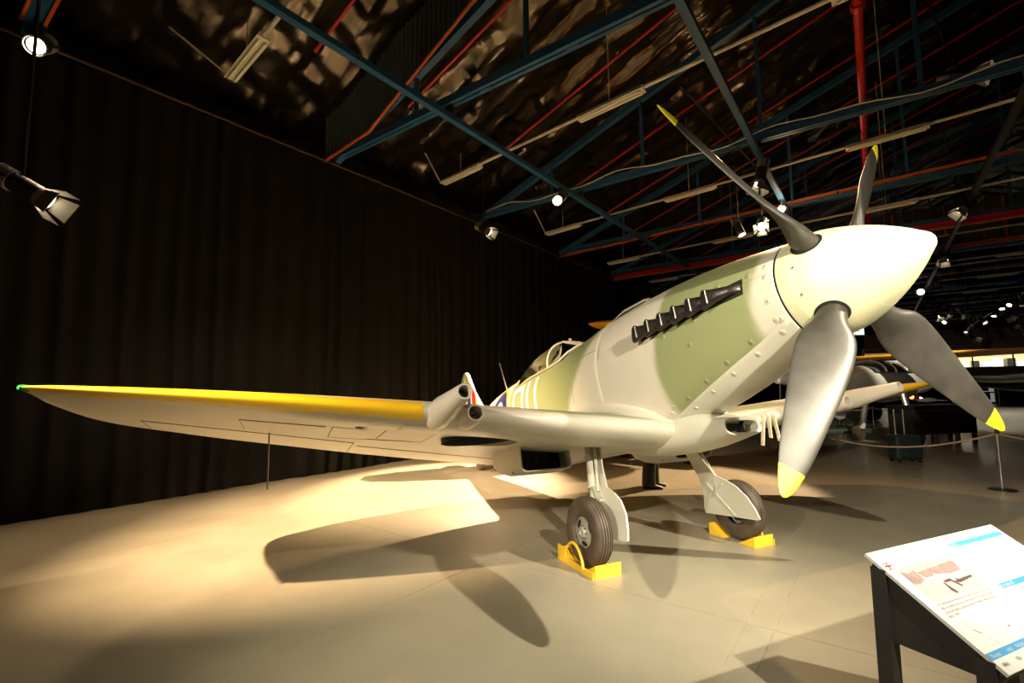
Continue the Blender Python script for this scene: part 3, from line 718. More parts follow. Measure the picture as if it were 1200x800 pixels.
def wing(sd):
    q = MB(); ys = [.12, .30, .45, .6, .8, 1.0, 1.2, 1.4, 1.6, 1.8, 2.0, 2.2, YEL0 - .001, YEL0, 2.6, 2.85, 3.1, 3.35, 3.6, 3.85, 4.05, 4.2, 4.32, 4.42, 4.5, 4.57, 4.62, 4.66, 4.685, 4.70]
    idx = [(s, True) for s in SS[::-1]] + [(s, False) for s in SS[1:]]
    n = len(idx); rings = [[wpt(y, s, u_) for s, u_ in idx] for y in ys]
    for r in rings:
        for p in r: p.y *= sd
    for i in range(len(ys) - 1):
        for j in range(n - 1):
            s0, s1 = idx[j], idx[j + 1]
            sm = max(s0[0], s1[0]); mi = 0
            under = not (s0[1] and s1[1])
            chord = table(PL, ys[i])[0] - table(PL, ys[i])[1]
            if ys[i] >= YEL0 - .0005 and sm * chord <= .112 * (1 if ys[i] < 4.4 else .8): mi = 2
            elif under and sm > .012: mi = 1
            a, b, c, d = rings[i][j], rings[i][j + 1], rings[i + 1][j + 1], rings[i + 1][j]
            q.add([a, b, c, d], [(0, 1, 2, 3)], mi)
    q.add(rings[-1], [tuple(range(n))], 2); q.add(rings[0], [tuple(range(n))], 1)
    o = q.build('wing', [m_camo, m_under, m_yel], air, True, BM, 45, attr=camo_wing)
    return o
wings = {}
WELL = (-2.42, 1.70)
for sd in (-1, 1):
    o = wing(sd); wings[sd] = o
    # cut the wheel well and leg bay into the lower surface
    q = MB(); zc = wing_lower(WELL[0], WELL[1])
    q.lathe((WELL[0], sd * WELL[1], zc - .12), (0, 0, 1), [(0, .345), (.235, .345)], 40, True, True)
    cut = q.build('cut', m_black, None, False, BM)
    cut.parent = None; cut.matrix_world = BM
    bpy.context.view_layer.update()
    md = o.modifiers.new('cut', 'BOOLEAN'); md.operation = 'DIFFERENCE'; md.object = cut; md.solver = 'EXACT'
    dg = bpy.context.evaluated_depsgraph_get(); me = bpy.data.meshes.new_from_object(o.evaluated_get(dg), depsgraph=dg)
    o.modifiers.clear(); old = o.data; o.data = me; bpy.data.meshes.remove(old)
    while len(me.materials) > 3: me.materials.pop()
    bpy.data.objects.remove(cut)
    q = MB(); q.lathe((WELL[0], sd * WELL[1], zc + .1), (0, 0, -1), [(0, .0), (0, .335), (.085, .338), (.10, .345)], 36); q.build('wheel_well', m_black, o, True)
    # details under the wing: bay doors, hinge line, shell chutes
    q = MB()
    for y0, y1, x0, x1 in [(2.15, 2.55, -2.2, -2.75), (2.62, 2.95, -2.3, -2.9), (3.0, 3.6, -2.3, -2.8), (2.2, 2.5, -1.75, -2.12)]:
        vs_ = []
        for yy in (y0, y1):
            for k in range(6):
                x = lerp(x0, x1, k / 5); vs_.append([x, sd * yy, wing_lower(x, yy) - .003])
        q.loft([[Vector(v) for v in vs_[:6]], [Vector(v) for v in vs_[6:]]], closed=False)
    q.build('bay_door', m_under, o)
    q = MB()
    for (ya, xa), (yb, xb) in [((2.7, -3.15), (4.3, -2.75)), ((2.7, -3.15), (2.7, -3.85)), ((4.3, -2.75), (4.3, -3.08)), ((1.1, -3.65), (2.65, -3.35)), ((2.15, -2.2), (2.15, -2.75)), ((2.55, -2.2), (2.55, -2.75)), ((2.95, -2.3), (2.95, -2.9)), ((3.6, -2.3), (3.6, -2.8)), ((3.0, -2.3), (3.6, -2.3)), ((2.15, -2.75), (2.95, -2.9))]:
        q.tube([(lerp(xa, xb, k / 8), sd * lerp(ya, yb, k / 8), wing_lower(lerp(xa, xb, k / 8), lerp(ya, yb, k / 8)) - .001) for k in range(9)], .0045, 4)
    q.build('panel_line', m_seam, o)
    q = MB(); zz = wing_lower(-2.15, 2.75); q.lathe((-2.15, sd * 2.75, zz + .01), (-.2, 0, -1), [(0, .05), (.02, .045), (.026, .03), (.01, .025), (.01, 0)], 16); q.build('ejector_chute', m_steel, o, True)
    # navigation light
    q = MB(); q.lathe(Vector((-1.845, sd * 4.665, wing_le_z(4.66))), (.75, sd * .66, 0), [(-.03, .02), (0, .02), (.02, .014), (.028, 0)], 12); nl = q.build('navigation_light', m_green_glass if sd < 0 else m_red, o, True)
    # cannon with long fairing, and short inboard muzzle
    yo = 2.27; q = MB(); zr = wing_le_z(yo); mz = -.49
    rings = []
    for x, r, rz in [(-2.15, .02, .02), (-1.95, .075, .06), (-1.7, .105, .10), (-1.5, .098, .098), (-1.25, .07, .07), (-1.06, .053, .053), (-1.05, .050, .050), (-1.05, .040, .040), (-1.25, .034, .034)]:
        zc_ = lerp(zr - .01, mz, max(0, min(1, (x + 1.7) / .6)))
        rings.append([Vector((x, sd * yo + r * math.cos(a), zc_ + rz * math.sin(a))) for a in [2 * PI * k / 24 for k in range(24)]])
    q.loft(rings, True, True, True)
    cn = q.build('cannon_fairing', m_camo, o, True, None, 40, attr=lambda p: 0)
    q = MB(); q.lathe((-1.3, sd * yo, mz), (1, 0, 0), [(0, .034), (.01, 0)], 16); q.lathe((-1.3, sd * yo, mz), (1, 0, 0), [(0, .018), (.2, .018), (.2, .010), (.1, .009)], 14); q.build('gun_barrel', m_exh, cn, True)
    yi = 2.06; q = MB(); zi = wing_le_z(yi) - .015
    q.loft([[Vector((x, sd * yi + r * math.cos(a), zi + r * 1.0 * math.sin(a))) for a in [2 * PI * k / 22 for k in range(22)]] for x, r in [(-1.9, .05), (-1.7, .085), (-1.58, .085), (-1.47, .064), (-1.46, .06), (-1.46, .05), (-1.6, .045)]], True, True, True)
    st_ = q.build('gun_muzzle_stub', m_camo, o, True, None, 40, attr=lambda p: 0)
    q = MB(); q.lathe((-1.6, sd * yi, zi), (1, 0, 0), [(0.01, .046), (.012, 0)], 16); q.lathe((-1.58, sd * yi, zi - .01), (1, 0, 0), [(0, .02), (.07, .02), (.07, .012), (.02, .011)], 12); q.build('gun_barrel', m_black, st_, True)
    # root fillet between body side and upper surface
    q = MB(); rings = []
    for k in range(31):
        x = lerp(-1.545, -4.9, k / 30)
        zf = table([(-1.545, -.685), (-1.60, -.60), (-1.75, -.50), (-2.0, -.40), (-2.3, -.33), (-2.8, -.30), (-3.6, -.34), (-4.3, -.42), (-4.9, -.52)], x)[0]
        yw = table([(-1.545, .47), (-1.60, .56), (-1.75, .70), (-2.1, .84), (-2.6, .93), (-3.4, .95), (-4.2, .8), (-4.9, .38)], x)[0]
        A_ = Vector((x, fy(x, zf) - .005, zf)); zw = (wing_upper(max(x, -4.22), yw) if x < -1.50 else 0) - .006
        if x < -4.2: zw = lerp(zw, -.56, (x + 4.2) / -.7)
        B_ = Vector((x, yw, zw)); C_ = Vector((x, fy(x, lerp(zf, zw, .82)) + .02, lerp(zf, zw, .86)))
        rings.append([Vector((x, sd * p.y, p.z)) for p in [A_ * (1 - t) ** 2 + C_ * 2 * t * (1 - t) + B_ * t * t for t in [j / 10 for j in range(11)]]])
    q.loft(rings, closed=False)
    q.build('wing_fillet', m_camo, air, True, BM, attr=lambda p: sstep(-1.72, -1.85, p.x) * sstep(.56, .64, abs(p.y)) * .9)
    # underwing radiator: outer walls, dark mouth, rear flap
    y0, y1 = (.66, 1.22); q = MB(); xm, xe = -2.62, -3.36
    def rz_(x): return table([(xm, -.935), (-2.9, -.955), (-3.15, -.93), (xe, -.86)], x)[0]
    secx = [xm, xm - .03, -2.8, -3.0, -3.2, xe]
    rings = []
    for x in secx:
        zt2 = wing_lower(x, .9) + .05; zb = rz_(x); e = .05 if x != xm else .045
        out = [(y0, zt2), (y0, zb + e), (y0 + e * .3, zb + e * .3), (y0 + e, zb), (y1 - e, zb), (y1 - e * .3, zb + e * .3), (y1, zb + e), (y1, zt2)]
        rings.append([Vector((x, sd * yy, zz2)) for yy, zz2 in out])
    q.loft(rings, closed=False)
    inner = [[Vector((p.x - d, lerp(p.y, sd * .94, .05), p.z + (.012 if p.z < -.8 else 0))) for p in rings[0]] for d in (0, .25)]
    q.loft([rings[0], inner[0], inner[1]], closed=False)
    rd = q.build('radiator_housing', m_under, o, True, None, 35)
    q = MB(); a = [Vector((xm - .22, sd * y0, wing_lower(xm, .9) + .05)), Vector((xm - .22, sd * y1, wing_lower(xm, .9) + .05)), Vector((xm - .22, sd * y1, rz_(xm))), Vector((xm - .22, sd * y0, rz_(xm)))]
    q.add(a, [(0, 1, 2, 3)])
    for k in range(6):
        y = lerp(y0, y1, (k + .5) / 6); q.bar((xm - .2, sd * y, -.9), (xm - .2, sd * y, -.76), .006, .02, (1, 0, 0))
    q.build('radiator_matrix', m_black, rd)
    q = MB(); q.hex([Vector(p) for p in [(xe + .01, sd * y0, -.862), (xe + .01, sd * y1, -.862), (xe - .12, sd * y1, -.86), (xe - .12, sd * y0, -.86), (xe + .01, sd * y0, -.85), (xe + .01, sd * y1, -.85), (xe - .12, sd * y1, -.848), (xe - .12, sd * y0, -.848)]]); q.build('exit_flap', m_under, rd)
# IFF rod under the starboard wing
a = Vector((-2.9, -3.42, wing_lower(-2.9, 3.42))); q = MB(); q.tube([a, a + Vector((-.12, .0, -.46))], .006, 6); q.build('aerial_rod', m_steel, wings[-1])

# ---- air intake under the nose
q = MB(); rings = []
for x, zc_, hw, hh, e in [(-2.6, -.74, .12, .07, 2.2), (-2.3, -.76, .23, .13, 2.3), (-1.9, -.76, .26, .175, 2.4), (-1.6, -.765, .255, .175, 2.5), (-1.35, -.775, .235, .15, 2.7), (-1.18, -.79, .212, .105, 3.2), (-1.05, -.795, .20, .074, 3.6), (-1.035, -.795, .193, .068, 3.6), (-1.045, -.795, .170, .048, 3.6), (-1.2, -.795, .165, .045, 3.6)]:
    rings.append([Vector((x, hw * math.copysign(abs(math.cos(a)) ** (2 / e), math.cos(a)), zc_ + hh * math.copysign(abs(math.sin(a)) ** (2 / e), math.sin(a)))) for a in [2 * PI * k / 40 for k in range(40)]])
q.loft(rings, True, True, False); itk = q.build('air_intake', m_under, air, True, BM, 45)
q = MB(); q.add([Vector((-1.19, y, z)) for y, z in ((-.17, -.845), (.17, -.845), (.17, -.745), (-.17, -.745))], [(0, 1, 2, 3)]); q.bar((-1.1, .06, -.84), (-1.1, .06, -.75), .012, .04, (1, 0, 0)); q.build('intake_throat', m_black, itk)

# ---- undercarriage, built upright on the floor
for sd in (-1, 1):
    piv = bp(-2.35, sd * .60, -.72); axl = Vector((-.01, sd * .785, .295)); d = (axl - piv).normalized()
    leg = MB(); leg.tube([piv, piv.lerp(axl, .55)], .047, 18); leg.tube([piv.lerp(axl, .54), piv.lerp(axl, .57)], .056, 18); leg.tube([piv.lerp(axl, .5), axl], .036, 18)
    lo = leg.build('undercarriage_leg', m_hub if False else m_under, air, True)
    q = MB(); off = Vector((.085, 0, .02)); q.tube([piv.lerp(axl, .1) + off, piv.lerp(axl, .6) + off * .8], .016, 10); q.tube([piv + Vector((.05, sd * .05, -.13)), piv + Vector((.13, sd * .1, -.12))], .03, 12); q.build('side_stay', m_under, lo, True)
    q = MB(); h = piv.lerp(axl, .56)
    for s in (-.02, .02):
        q.bar(h + Vector((.04, s, .03)), h + Vector((.12, s, -.08)), .01, .05, (0, 1, 0)); q.bar(h + Vector((.12, s, -.08)), h + Vector((.10, s, -.17)), .01, .05, (0, 1, 0))
    q.tube([h + Vector((.12, -.035, -.08)), h + Vector((.12, .035, -.08))], .02, 10); q.build('torque_link', m_hub, lo)
    wc = Vector((0, sd * .884, .289))
    q = MB(); q.tube([axl, wc], .035, 14); q.build('axle', m_steel, lo, True)
    # tyre with circumferential grooves
    pf = []
    for k in range(161):
        a = lerp(-PI * .78, PI * .78, k / 160)
        yy = .082 * math.copysign(abs(math.sin(a)) ** .8, math.sin(a)); rr = .200 + .089 * math.copysign(abs(math.cos(a)) ** .75, math.cos(a))
        for gv in (-.046, -.023, 0, .023, .046):
            if abs(yy - gv) < .0038 and abs(a) < 1.35: rr -= .009
        pf.append((yy, rr))
    q = MB(); q.lathe(wc, (0, 1, 0), pf, 64); whl = q.build('main_wheel', m_rub, air, True, None, 60)
    q = MB(); s = sd
    q.lathe(wc, (0, s, 0), [(.04, .172), (.062, .166), (.068, .155), (.054, .142), (.044, .13), (.04, .10), (.048, .06), (.07, .042), (.076, .03), (.065, .02), (.065, 0)], 48)
    hubp = q.build('wheel_hub', m_hub, whl, True, None, 50)
    q = MB()
    for k in range(3):
        a = k * 2 * PI / 3 + .5; c = Vector((math.cos(a), 0, math.sin(a))); tdir = Vector((-math.sin(a), 0, math.cos(a)))
        ring0 = [wc + Vector((0, s * .0445, 0)) + c * (.098 + .020 * math.cos(b)) + tdir * .044 * math.sin(b) for b in [2 * PI * j / 14 for j in range(14)]]
        q.add(ring0, [tuple(range(14))])
    q.build('hub_slots', m_black, hubp)
    q = MB()
    for k in range(8):
        a = k * PI / 4; q.lathe(wc + Vector((.05 * math.cos(a), s * .058, .05 * math.sin(a))), (0, s, 0), [(0, .008), (.012, .008), (.012, 0)], 6)
    q.build('hub_bolts', m_steel, hubp)
    # leg fairing: narrow strip along the leg widening into a half-disc plate over the wheel, on the inboard side
    out = [(-.46, .93), (-.28, .96), (-.19, .80), (-.05, .63), (.07, .605), (.18, .56), (.28, .475), (.34, .37), (.365, .29), (.345, .275), (-.29, .205), (-.31, .24), (-.29, .36), (-.27, .50), (-.30, .60), (-.36, .74)]
    def fyy(z): return sd * lerp(.775, .585, max(0, min(1, (z - .3) / .65)))
    q = MB(); th_ = .016
    A1 = [Vector((x, fyy(z) - sd * .02, z)) for x, z in out]; A2 = [p - Vector((0, sd * th_, 0)) for p in A1]
    # inner ribs: curved outwards a little
    q.loft([A1, A2], True, True, True); dr = q.build('leg_fairing', m_under, air)
    q = MB(); q.bar(Vector((-.24, fyy(.6) - sd * .036, .58)), Vector((.10, fyy(.27) - sd * .036, .26)), .012, .02, (0, 1, 0)); q.bar(Vector((-.26, fyy(.3) - sd * .036, .3)), Vector((.02, fyy(.56) - sd * .036, .56)), .012, .02, (0, 1, 0)); q.build('stiffener', m_under, dr)

# ---- windscreen, canopy, cockpit
def can_top(x): return table([(-3.02, .50), (-3.2, .58), (-3.40, .665), (-3.6, .69), (-3.85, .68), (-4.15, .625), (-4.4, .565), (-4.62, .52)], x)[0]
def can_pt(x, a, off=0):
    wd = table([(-3.02, .32), (-3.4, .355), (-3.9, .36), (-4.4, .30), (-4.62, .24)], x)[0] + off; zt2 = can_top(x) + off; zb = .325
    return Vector((x, wd * math.copysign(abs(math.cos(a)) ** .85, math.cos(a)), zb + (zt2 - zb) * math.sin(a) ** .9))
q = MB(); q.loft([[can_pt(-3.42 - 1.20 * i / 22, PI * k / 24) for k in range(25)] for i in range(23)], closed=False); cano = q.build('canopy', m_glass, air, True, BM, 70)
q = MB()
q.tube([can_pt(-3.42, PI * k / 24, .004) for k in range(25)], .012, 8)
for sg in (0, PI): q.tube([can_pt(-3.42 - 1.20 * i / 14, sg, .004) for i in range(15)], .014, 8)
q.tube([can_pt(-4.62, PI * k / 12, .004) for k in range(13)], .012, 6)
q.build('canopy_frame', m_camo, cano, True, attr=lambda p: .7 if p.z < .42 else .25)
wf = [Vector((-3.0, -.12, .505)), Vector((-3.0, .12, .505)), Vector((-3.36, .13, .655)), Vector((-3.36, -.13, .655))]
q = MB(); q.add(wf, [(0, 1, 2, 3)])
for sg in (-1, 1):
    e = [Vector((-3.0, sg * .12, .505)), Vector((-3.36, sg * .13, .655)), Vector((-3.42, sg * .30, .53)), Vector((-3.42, sg * .355, .335)), Vector((-3.12, sg * .33, .36)), Vector((-3.02, sg * .22, .46))]
    q.add(e, [tuple(range(6))])
ws = q.build('windscreen', m_glass, air, False, BM)
q = MB()
q.tube([wf[0], wf[1]], .015, 6); q.tube([wf[2], wf[3]], .015, 6)
for sg in (-1, 1): q.tube([Vector((-3.0, sg * .12, .505)), Vector((-3.36, sg * .13, .655))], .012, 8); q.tube([Vector((-3.0, sg * .12, .505)), Vector((-3.05, sg * .26, .425)), Vector((-3.16, sg * .345, .34)), Vector((-3.42, sg * .36, .325))], .013, 8)
q.tube([can_pt(-3.41, PI * k / 24, .008) for k in range(25)], .012, 8)
q.build('windscreen_frame', m_camo, ws, True, attr=lambda p: .25)
q = MB(); q.lathe((-3.38, 0, .665), (0, 0, 1), [(0, .008), (.02, .008), (.02, .02), (.045, .02), (.05, 0)], 14); q.build('rear_view_mirror', m_under, ws, True)
q = MB(); q.box((-4.02, 0, .12), (.10, .42, .5)); q.box((-3.8, 0, -.1), (.45, .42, .06)); seat = q.build('pilot_seat', m_cockpit, air, False, BM)
q = MB(); q.box((-4.08, 0, .44), (.10, .22, .2)); q.build('headrest', m_leather, seat)
q = MB(); q.box((-3.36, 0, .40), (.07, .5, .18)); q.lathe((-3.45, 0, .52), (-.3, 0, 1), [(-.05, .03), (.02, .035), (.05, .03), (.06, 0)], 12); q.build('instrument_panel', m_black, air, False, BM)
# cockpit tub dark floor
q = MB(); q.box((-3.8, 0, .318), (1.3, .5, .01)); q.build('cockpit_coaming', m_black, air, False, BM)
# intake hump on the spine of the cowl, seen as a small bump with a dark hole
q = MB(); q.loft([[Vector((x, -.13 + r * math.cos(a), z - .045 + r * .7 * math.sin(a))) for a in [PI * k / 12 for k in range(13)]] for x, r, z in [(-1.62, .035, .555), (-1.7, .055, .56), (-2.0, .06, .57), (-2.3, .02, .56)]], closed=False); bmp = q.build('cowl_vent', m_camo, air, True, BM, attr=lambda p: 0)
q = MB(); q.lathe((-1.615, -.13, .523), (1, 0, 0), [(0, .02), (.004, .02), (.005, 0)], 12); q.build('vent_opening', m_black, bmp)
# fin, rudder, tailplane
def slab(prof, half, name, m, parent, axis, attr=None):
    q = MB(); cx = sum(p[0] for p in prof) / len(prof); cz = sum(p[1] for p in prof) / len(prof)
    rings = []
    for s, k in ((-1, .9), (-.75, 1.0), (.75, 1.0), (1, .9)):
        rings.append([Vector((cx + (x - cx) * (.93 if abs(s) == 1 else 1), s * half * 0.5 * 2, cz + (z - cz) * (.96 if abs(s) == 1 else 1))) if axis == 'Y' else Vector((cx + (x - cx) * (.93 if abs(s) == 1 else 1), cz + (z - cz) * (.96 if abs(s) == 1 else 1), axis + s * half)) for x, z in prof])
    q.loft(rings, True, True, True); return q.build(name, m, parent, True, BM, 50, attr=attr)
fin = slab([(-6.55, .36), (-6.8, .55), (-7.1, .86), (-7.3, 1.12), (-7.42, 1.28), (-7.5, 1.34), (-7.5, .2), (-7.1, .2)], .03, 'tail_fin', m_camo, air, 'Y', lambda p: sstep(.75, .85, p.z))
rud = slab([(-7.51, 1.34), (-7.6, 1.36), (-7.75, 1.28), (-7.95, .95), (-8.02, .6), (-7.97, .2), (-7.8, -.08), (-7.51, -.05)], .035, 'rudder', m_camo, air, 'Y', lambda p: sstep(.6, .7, p.z))
def finmark(x0, x1, m, nm):
    q = MB(); q.add([Vector((x0, -.0315, .42)), Vector((x1, -.0315, .42)), Vector((x1, -.0315, 1.0 if x1 < -7.05 else .82)), Vector((x0, -.0315, 1.0))], [(0, 1, 2, 3)]); q.build(nm, m, fin)
finmark(-7.22, -7.02, m_red, 'fin_flash_red'); finmark(-7.30, -7.22, m_white, 'fin_flash_white'); finmark(-7.48, -7.30, m_blue, 'fin_flash_blue')
for sd in (-1, 1):
    slab([(-6.75, sd * .08), (-6.85, sd * .5), (-7.0, sd * 1.1), (-7.15, sd * 1.5), (-7.35, sd * 1.62), (-7.6, sd * 1.55), (-7.75, sd * 1.1), (-7.8, sd * .5), (-7.7, sd * .08)], .04, 'tailplane', m_camo, air, .22)
q = MB(); q.tube([(-5.52, 0, .47), (-5.75, 0, 1.05)], [.012, .006], 8); q.build('aerial_mast', m_steel, air, True, BM)
# tail wheel
tw = BI @ Vector((-5.15, 0, .16)); q = MB(); q.lathe(Vector((-5.1, 0, .145)), (0, 1, 0), [(-.03, .06), (-.05, .09), (-.045, .13), (0, .145), (.045, .13), (.05, .09), (.03, .06), (-.03, .06)], 28); twl = q.build('tail_wheel', m_rub, air, True)
q = MB(); q.tube([Vector((-5.1, .07, .145)), Vector((-5.05, .07, .32)), bp(-6.5, 0, -.15)], .025, 10); q.tube([Vector((-5.1, -.07, .145)), Vector((-5.1, .07, .145))], .02, 8); q.build('tail_wheel_fork', m_under, twl, True)

# ================================================================== WHEEL CHOCKS
def wedge(q, x0, x1, y0, y1, h):
    """triangular block, tall end at x1"""
    q.add([(x0, y0, 0), (x1, y0, 0), (x1, y0, h), (x0, y1, 0), (x1, y1, 0), (x1, y1, h)], [(0, 1, 2), (5, 4, 3), (0, 3, 4, 1), (1, 4, 5, 2), (0, 2, 5, 3)])
def chock_set(side, label):
    r = empty('wheel_chock_set', label, 'chock', loc=(0, side * .884, 0))
    for s in (-1, 1):
        q = MB(); wedge(q, s * .09, s * .275, -.125, .125, .105); q.build('chock_block', m_chock, r)
    o = side * .135
    q = MB(); q.add([(-.29, o, 0), (.275, o, 0), (.275, o, .055), (.1, o, .05), (-.1, o, .06), (-.19, o, .13), (-.29, o, .13)] + [(x, o + side * .012, z) for x, z in [(-.29, 0), (.275, 0), (.275, .055), (.1, .05), (-.1, .06), (-.19, .13), (-.29, .13)]],
                    [(6, 5, 4, 3, 2, 1, 0), (7, 8, 9, 10, 11, 12, 13)] + [(i, (i + 1) % 7, 7 + (i + 1) % 7, 7 + i) for i in range(7)])
    q.build('side_bar', m_chock, r)
    q = MB(); q.tube([(-.16 + .30 * t, o + side * .015, .04 + .17 * math.sin(PI * t) ** .6) for t in [i / 14 for i in range(15)]], .012, 8); q.build('handle', m_chock, r, True)
    return r
chock_set(-1, 'yellow wheel chocks with arched handle around the near main wheel')
chock_set(1, 'yellow wheel chocks around the far main wheel, half hidden by its fairing')

# ================================================================== INFORMATION SIGN
m_board = mat('white_printed_board', (0.44, 0.43, 0.41), 0.4, 0, 0.01)
m_ink = mat('brown_grey_text_ink', (0.11, 0.085, 0.06), 0.5)
m_inkl = mat('pale_text_ink', (0.44, 0.38, 0.28), 0.5)
m_cyan = mat('cyan_print', (0.05, 0.33, 0.55), 0.4, 0, 0.02)
m_cyan2 = mat('mid_blue_print', (0.035, 0.19, 0.40), 0.4, 0, 0.02)
m_pinkl = mat('pale_rose_print', (0.44, 0.31, 0.27), 0.5, 0, 0.08, 30)
m_pinkm = mat('rose_grey_print', (0.20, 0.135, 0.13), 0.5, 0, 0.2, 30)
m_pinkd = mat('dark_rose_print', (0.055, 0.035, 0.035), 0.5, 0, 0.2, 30)
m_drk = mat('black_stained_timber', (0.012, 0.010, 0.009), 0.5, 0, 0.3, 8)
sign = empty('information_sign', 'tilted white information panel with blue title bars on a black timber stand', 'sign', loc=(2.62, -0.62, 0))
SO = sign.location
TL = Vector((2.41, -1.112, .84)); EY = (Vector((2.825, -1.112, .585)) - TL); BLn = EY.length; EY.normalize(); EX = Vector((0, 1, 0)); EN = EX.cross(EY); EN = EN if EN.z > 0 else -EN
BW = .973; KS = BW / .81; KT = BLn / .41     # layout is written on an 810 x 410 grid
def bpn(s, t, h=0): return TL + EX * s * KS + EY * t * KT + EN * h - SO
q = MB(); q.hex([bpn(0, 0, -.012), bpn(.81, 0, -.012), bpn(.81, .41, -.012), bpn(0, .41, -.012), bpn(0, 0), bpn(.81, 0), bpn(.81, .41), bpn(0, .41)]); board = q.build('panel_board', m_board, sign)
BW = .81
def prt(name, polys, m, h=.0008):
    q = MB()
    for P in polys: q.add([bpn(s, t, h) for s, t in P], [tuple(range(len(P)))])
    return q.build(name, m, board)
def rc(s0, t0, s1, t1): return [(s0, t0), (s0, t1), (s1, t1), (s1, t0)]
FM = Matrix((EX, -EY, EN)).transposed()
def txt(body, s, t, size, m, squeeze=1.0, h=.0014, name='printed_text'):
    c = bpy.data.curves.new(name, 'FONT'); c.body = body; c.size = size * KT; c.materials.append(m)
    c.resolution_u = 3; t_ = bpy.data.objects.new(name, c); COL.objects.link(t_); bpy.context.view_layer.update()
    me = bpy.data.meshes.new_from_object(t_.evaluated_get(bpy.context.evaluated_depsgraph_get())); bpy.data.objects.remove(t_)
    me.name = name; o = bpy.data.objects.new(name, me); COL.objects.link(o); o.parent = board
    o.matrix_local = Matrix.Translation(bpn(s, t, h)) @ FM.to_4x4() @ Matrix.Diagonal((squeeze, 1, 1, 1))
    return o
prt('title_bar', [rc(.415, .034, .795, .052)], m_cyan)
txt('Supermarine', .418, .042, .011, m_board, .8); txt('Spitfire Mk XVI', .418, .051, .011, m_board, .8)
prt('heading_bar', [rc(.405, .203, BW - .015, .221)], m_cyan2)
txt('Our Spitfire XVI', .409, .217, .016, m_board, .75)
prt('footer_bar', [rc(.0, .352, BW, .371)], m_cyan2)
for s, b in ((.012, 'Max speed'), (.095, 'Length'), (.145, 'Wing Span'), (.24, 'Engine'), (.33, 'Armament')): txt(b, s, .367, .015, m_board, .72)
for s, b in ((.018, '668kph'), (.092, '9.55m'), (.150, '9.93m')): txt(b, s, .392, .014, m_ink, .7)
LN = ['First introduced into squadron service with the Royal Air Force in June', '1938, the Spitfire soon found itself in the front line as part of Fighter', "Command's defence against the German Luftwaffe during the Battle of", 'Britain in 1940.']
for i, b in enumerate(LN): txt(b, .040 - i * .003, .2105 + i * .0125, .0115, m_ink, .93 if i < 3 else .8)
for i in range(8): prt('text_line', [rc(.41, .085 + i * .012, .41 + .37 - .05 * (i % 3), .0875 + i * .012)], m_inkl)
for i in range(5): prt('text_line', [rc(.415, .232 + i * .0125, .415 + .37 - .04 * (i % 2), .235 + i * .0125)], m_inkl)
# crest-like badge: broken dark and red strokes
prt('emblem', [rc(.018 + .034 * (k % 2) * .6, .046 + .009 * (k // 2) * 1.3, .026 + .034 * (k % 2) * .6, .049 + .009 * (k // 2) * 1.3) for k in range(6)], m_blue)
prt('emblem_bars', [rc(.014, .056, .050, .061), rc(.029, .048, .035, .070)], m_red, .0012)
# archive photograph: hangar, parked aircraft in snow, printed in rose tones
p0, p1, t0_, t1_ = .048, .352, .073, .196
prt('photograph', [rc(p0, t0_, p1, t1_)], m_pinkl)
def pq(*pts): return [(lerp(p0, p1, a), lerp(t0_, t1_, b)) for a, b in pts]
prt('photo_trees', [pq((0, 0.10), (0, .5), (.10, .52), (.22, .45), (.22, .14), (.1, .2))] , m_pinkm, .0012)
prt('photo_hangar', [pq((.22, .22), (.30, .50), (.92, .46), (.97, .18), (.9, .16))], m_pinkm, .0012)
prt('photo_roof_ribs', [pq((.18 + .085 * k, .02), (.2 + .085 * k, .17), (.215 + .085 * k, .17), (.195 + .085 * k, .02)) for k in range(9)], m_pinkm, .0012)
prt('photo_aircraft', [pq((.25, .42), (.27, .5), (.5, .52), (.62, .62), (.9, .66), (.99, .6), (.9, .53), (.66, .47), (.5, .40), (.44, .36), (.40, .42)), pq((.5, .5), (.3, .64), (.34, .66), (.62, .57))], m_board, .0016)
prt('photo_shadows', [pq((.66, .62), (.68, .74), (.71, .73), (.69, .62)), pq((.8, .64), (.82, .74), (.84, .73), (.82, .64)), pq((.42, .60), (.40, .88), (.44, .98), (.47, .94), (.44, .66)), pq((.44, .60), (.58, .58), (.66, .84), (.62, .86), (.56, .66), (.46, .66)), pq((.6, .68), (.95, .64), (.97, .70), (.66, .76))], m_pinkd, .0018)
# outline drawings of the aircraft
def outl(name, pts, m=m_inkl, wd=.0007, closed=True):
    q = MB(); n = len(pts)
    for i in range(n if closed else n - 1):
        a = bpn(*pts[i], .001); b = bpn(*pts[(i + 1) % n], .001); q.bar(a, b, wd, .0004, EN)
    return q.build(name, m, board)
outl('plan_drawing', [(.06 + .05 * math.cos(a) - .0, .295 + .018 * math.sin(a)) for a in [2 * PI * k / 24 for k in range(24)]])
outl('plan_drawing', [(.05, .262), (.10, .345)], closed=False); outl('plan_drawing', [(.085 + .018 * math.cos(a), .338 + .007 * math.sin(a)) for a in [2 * PI * k / 14 for k in range(14)]])
prt('plan_cockpit', [[(.066, .291), (.064, .293), (.080, .308), (.083, .306)]], m_pinkd)
outl('front_drawing', [(.17, .285), (.215, .277), (.26, .285)], closed=False); outl('front_drawing', [(.215 + .009 * math.cos(a), .275 + .008 * math.sin(a)) for a in [2 * PI * k / 12 for k in range(12)]])
outl('side_drawing', [(.18, .325), (.20, .318), (.25, .316), (.29, .324), (.25, .332), (.2, .332)]); prt('side_cockpit', [rc(.215, .312, .225, .316)], m_pinkd)
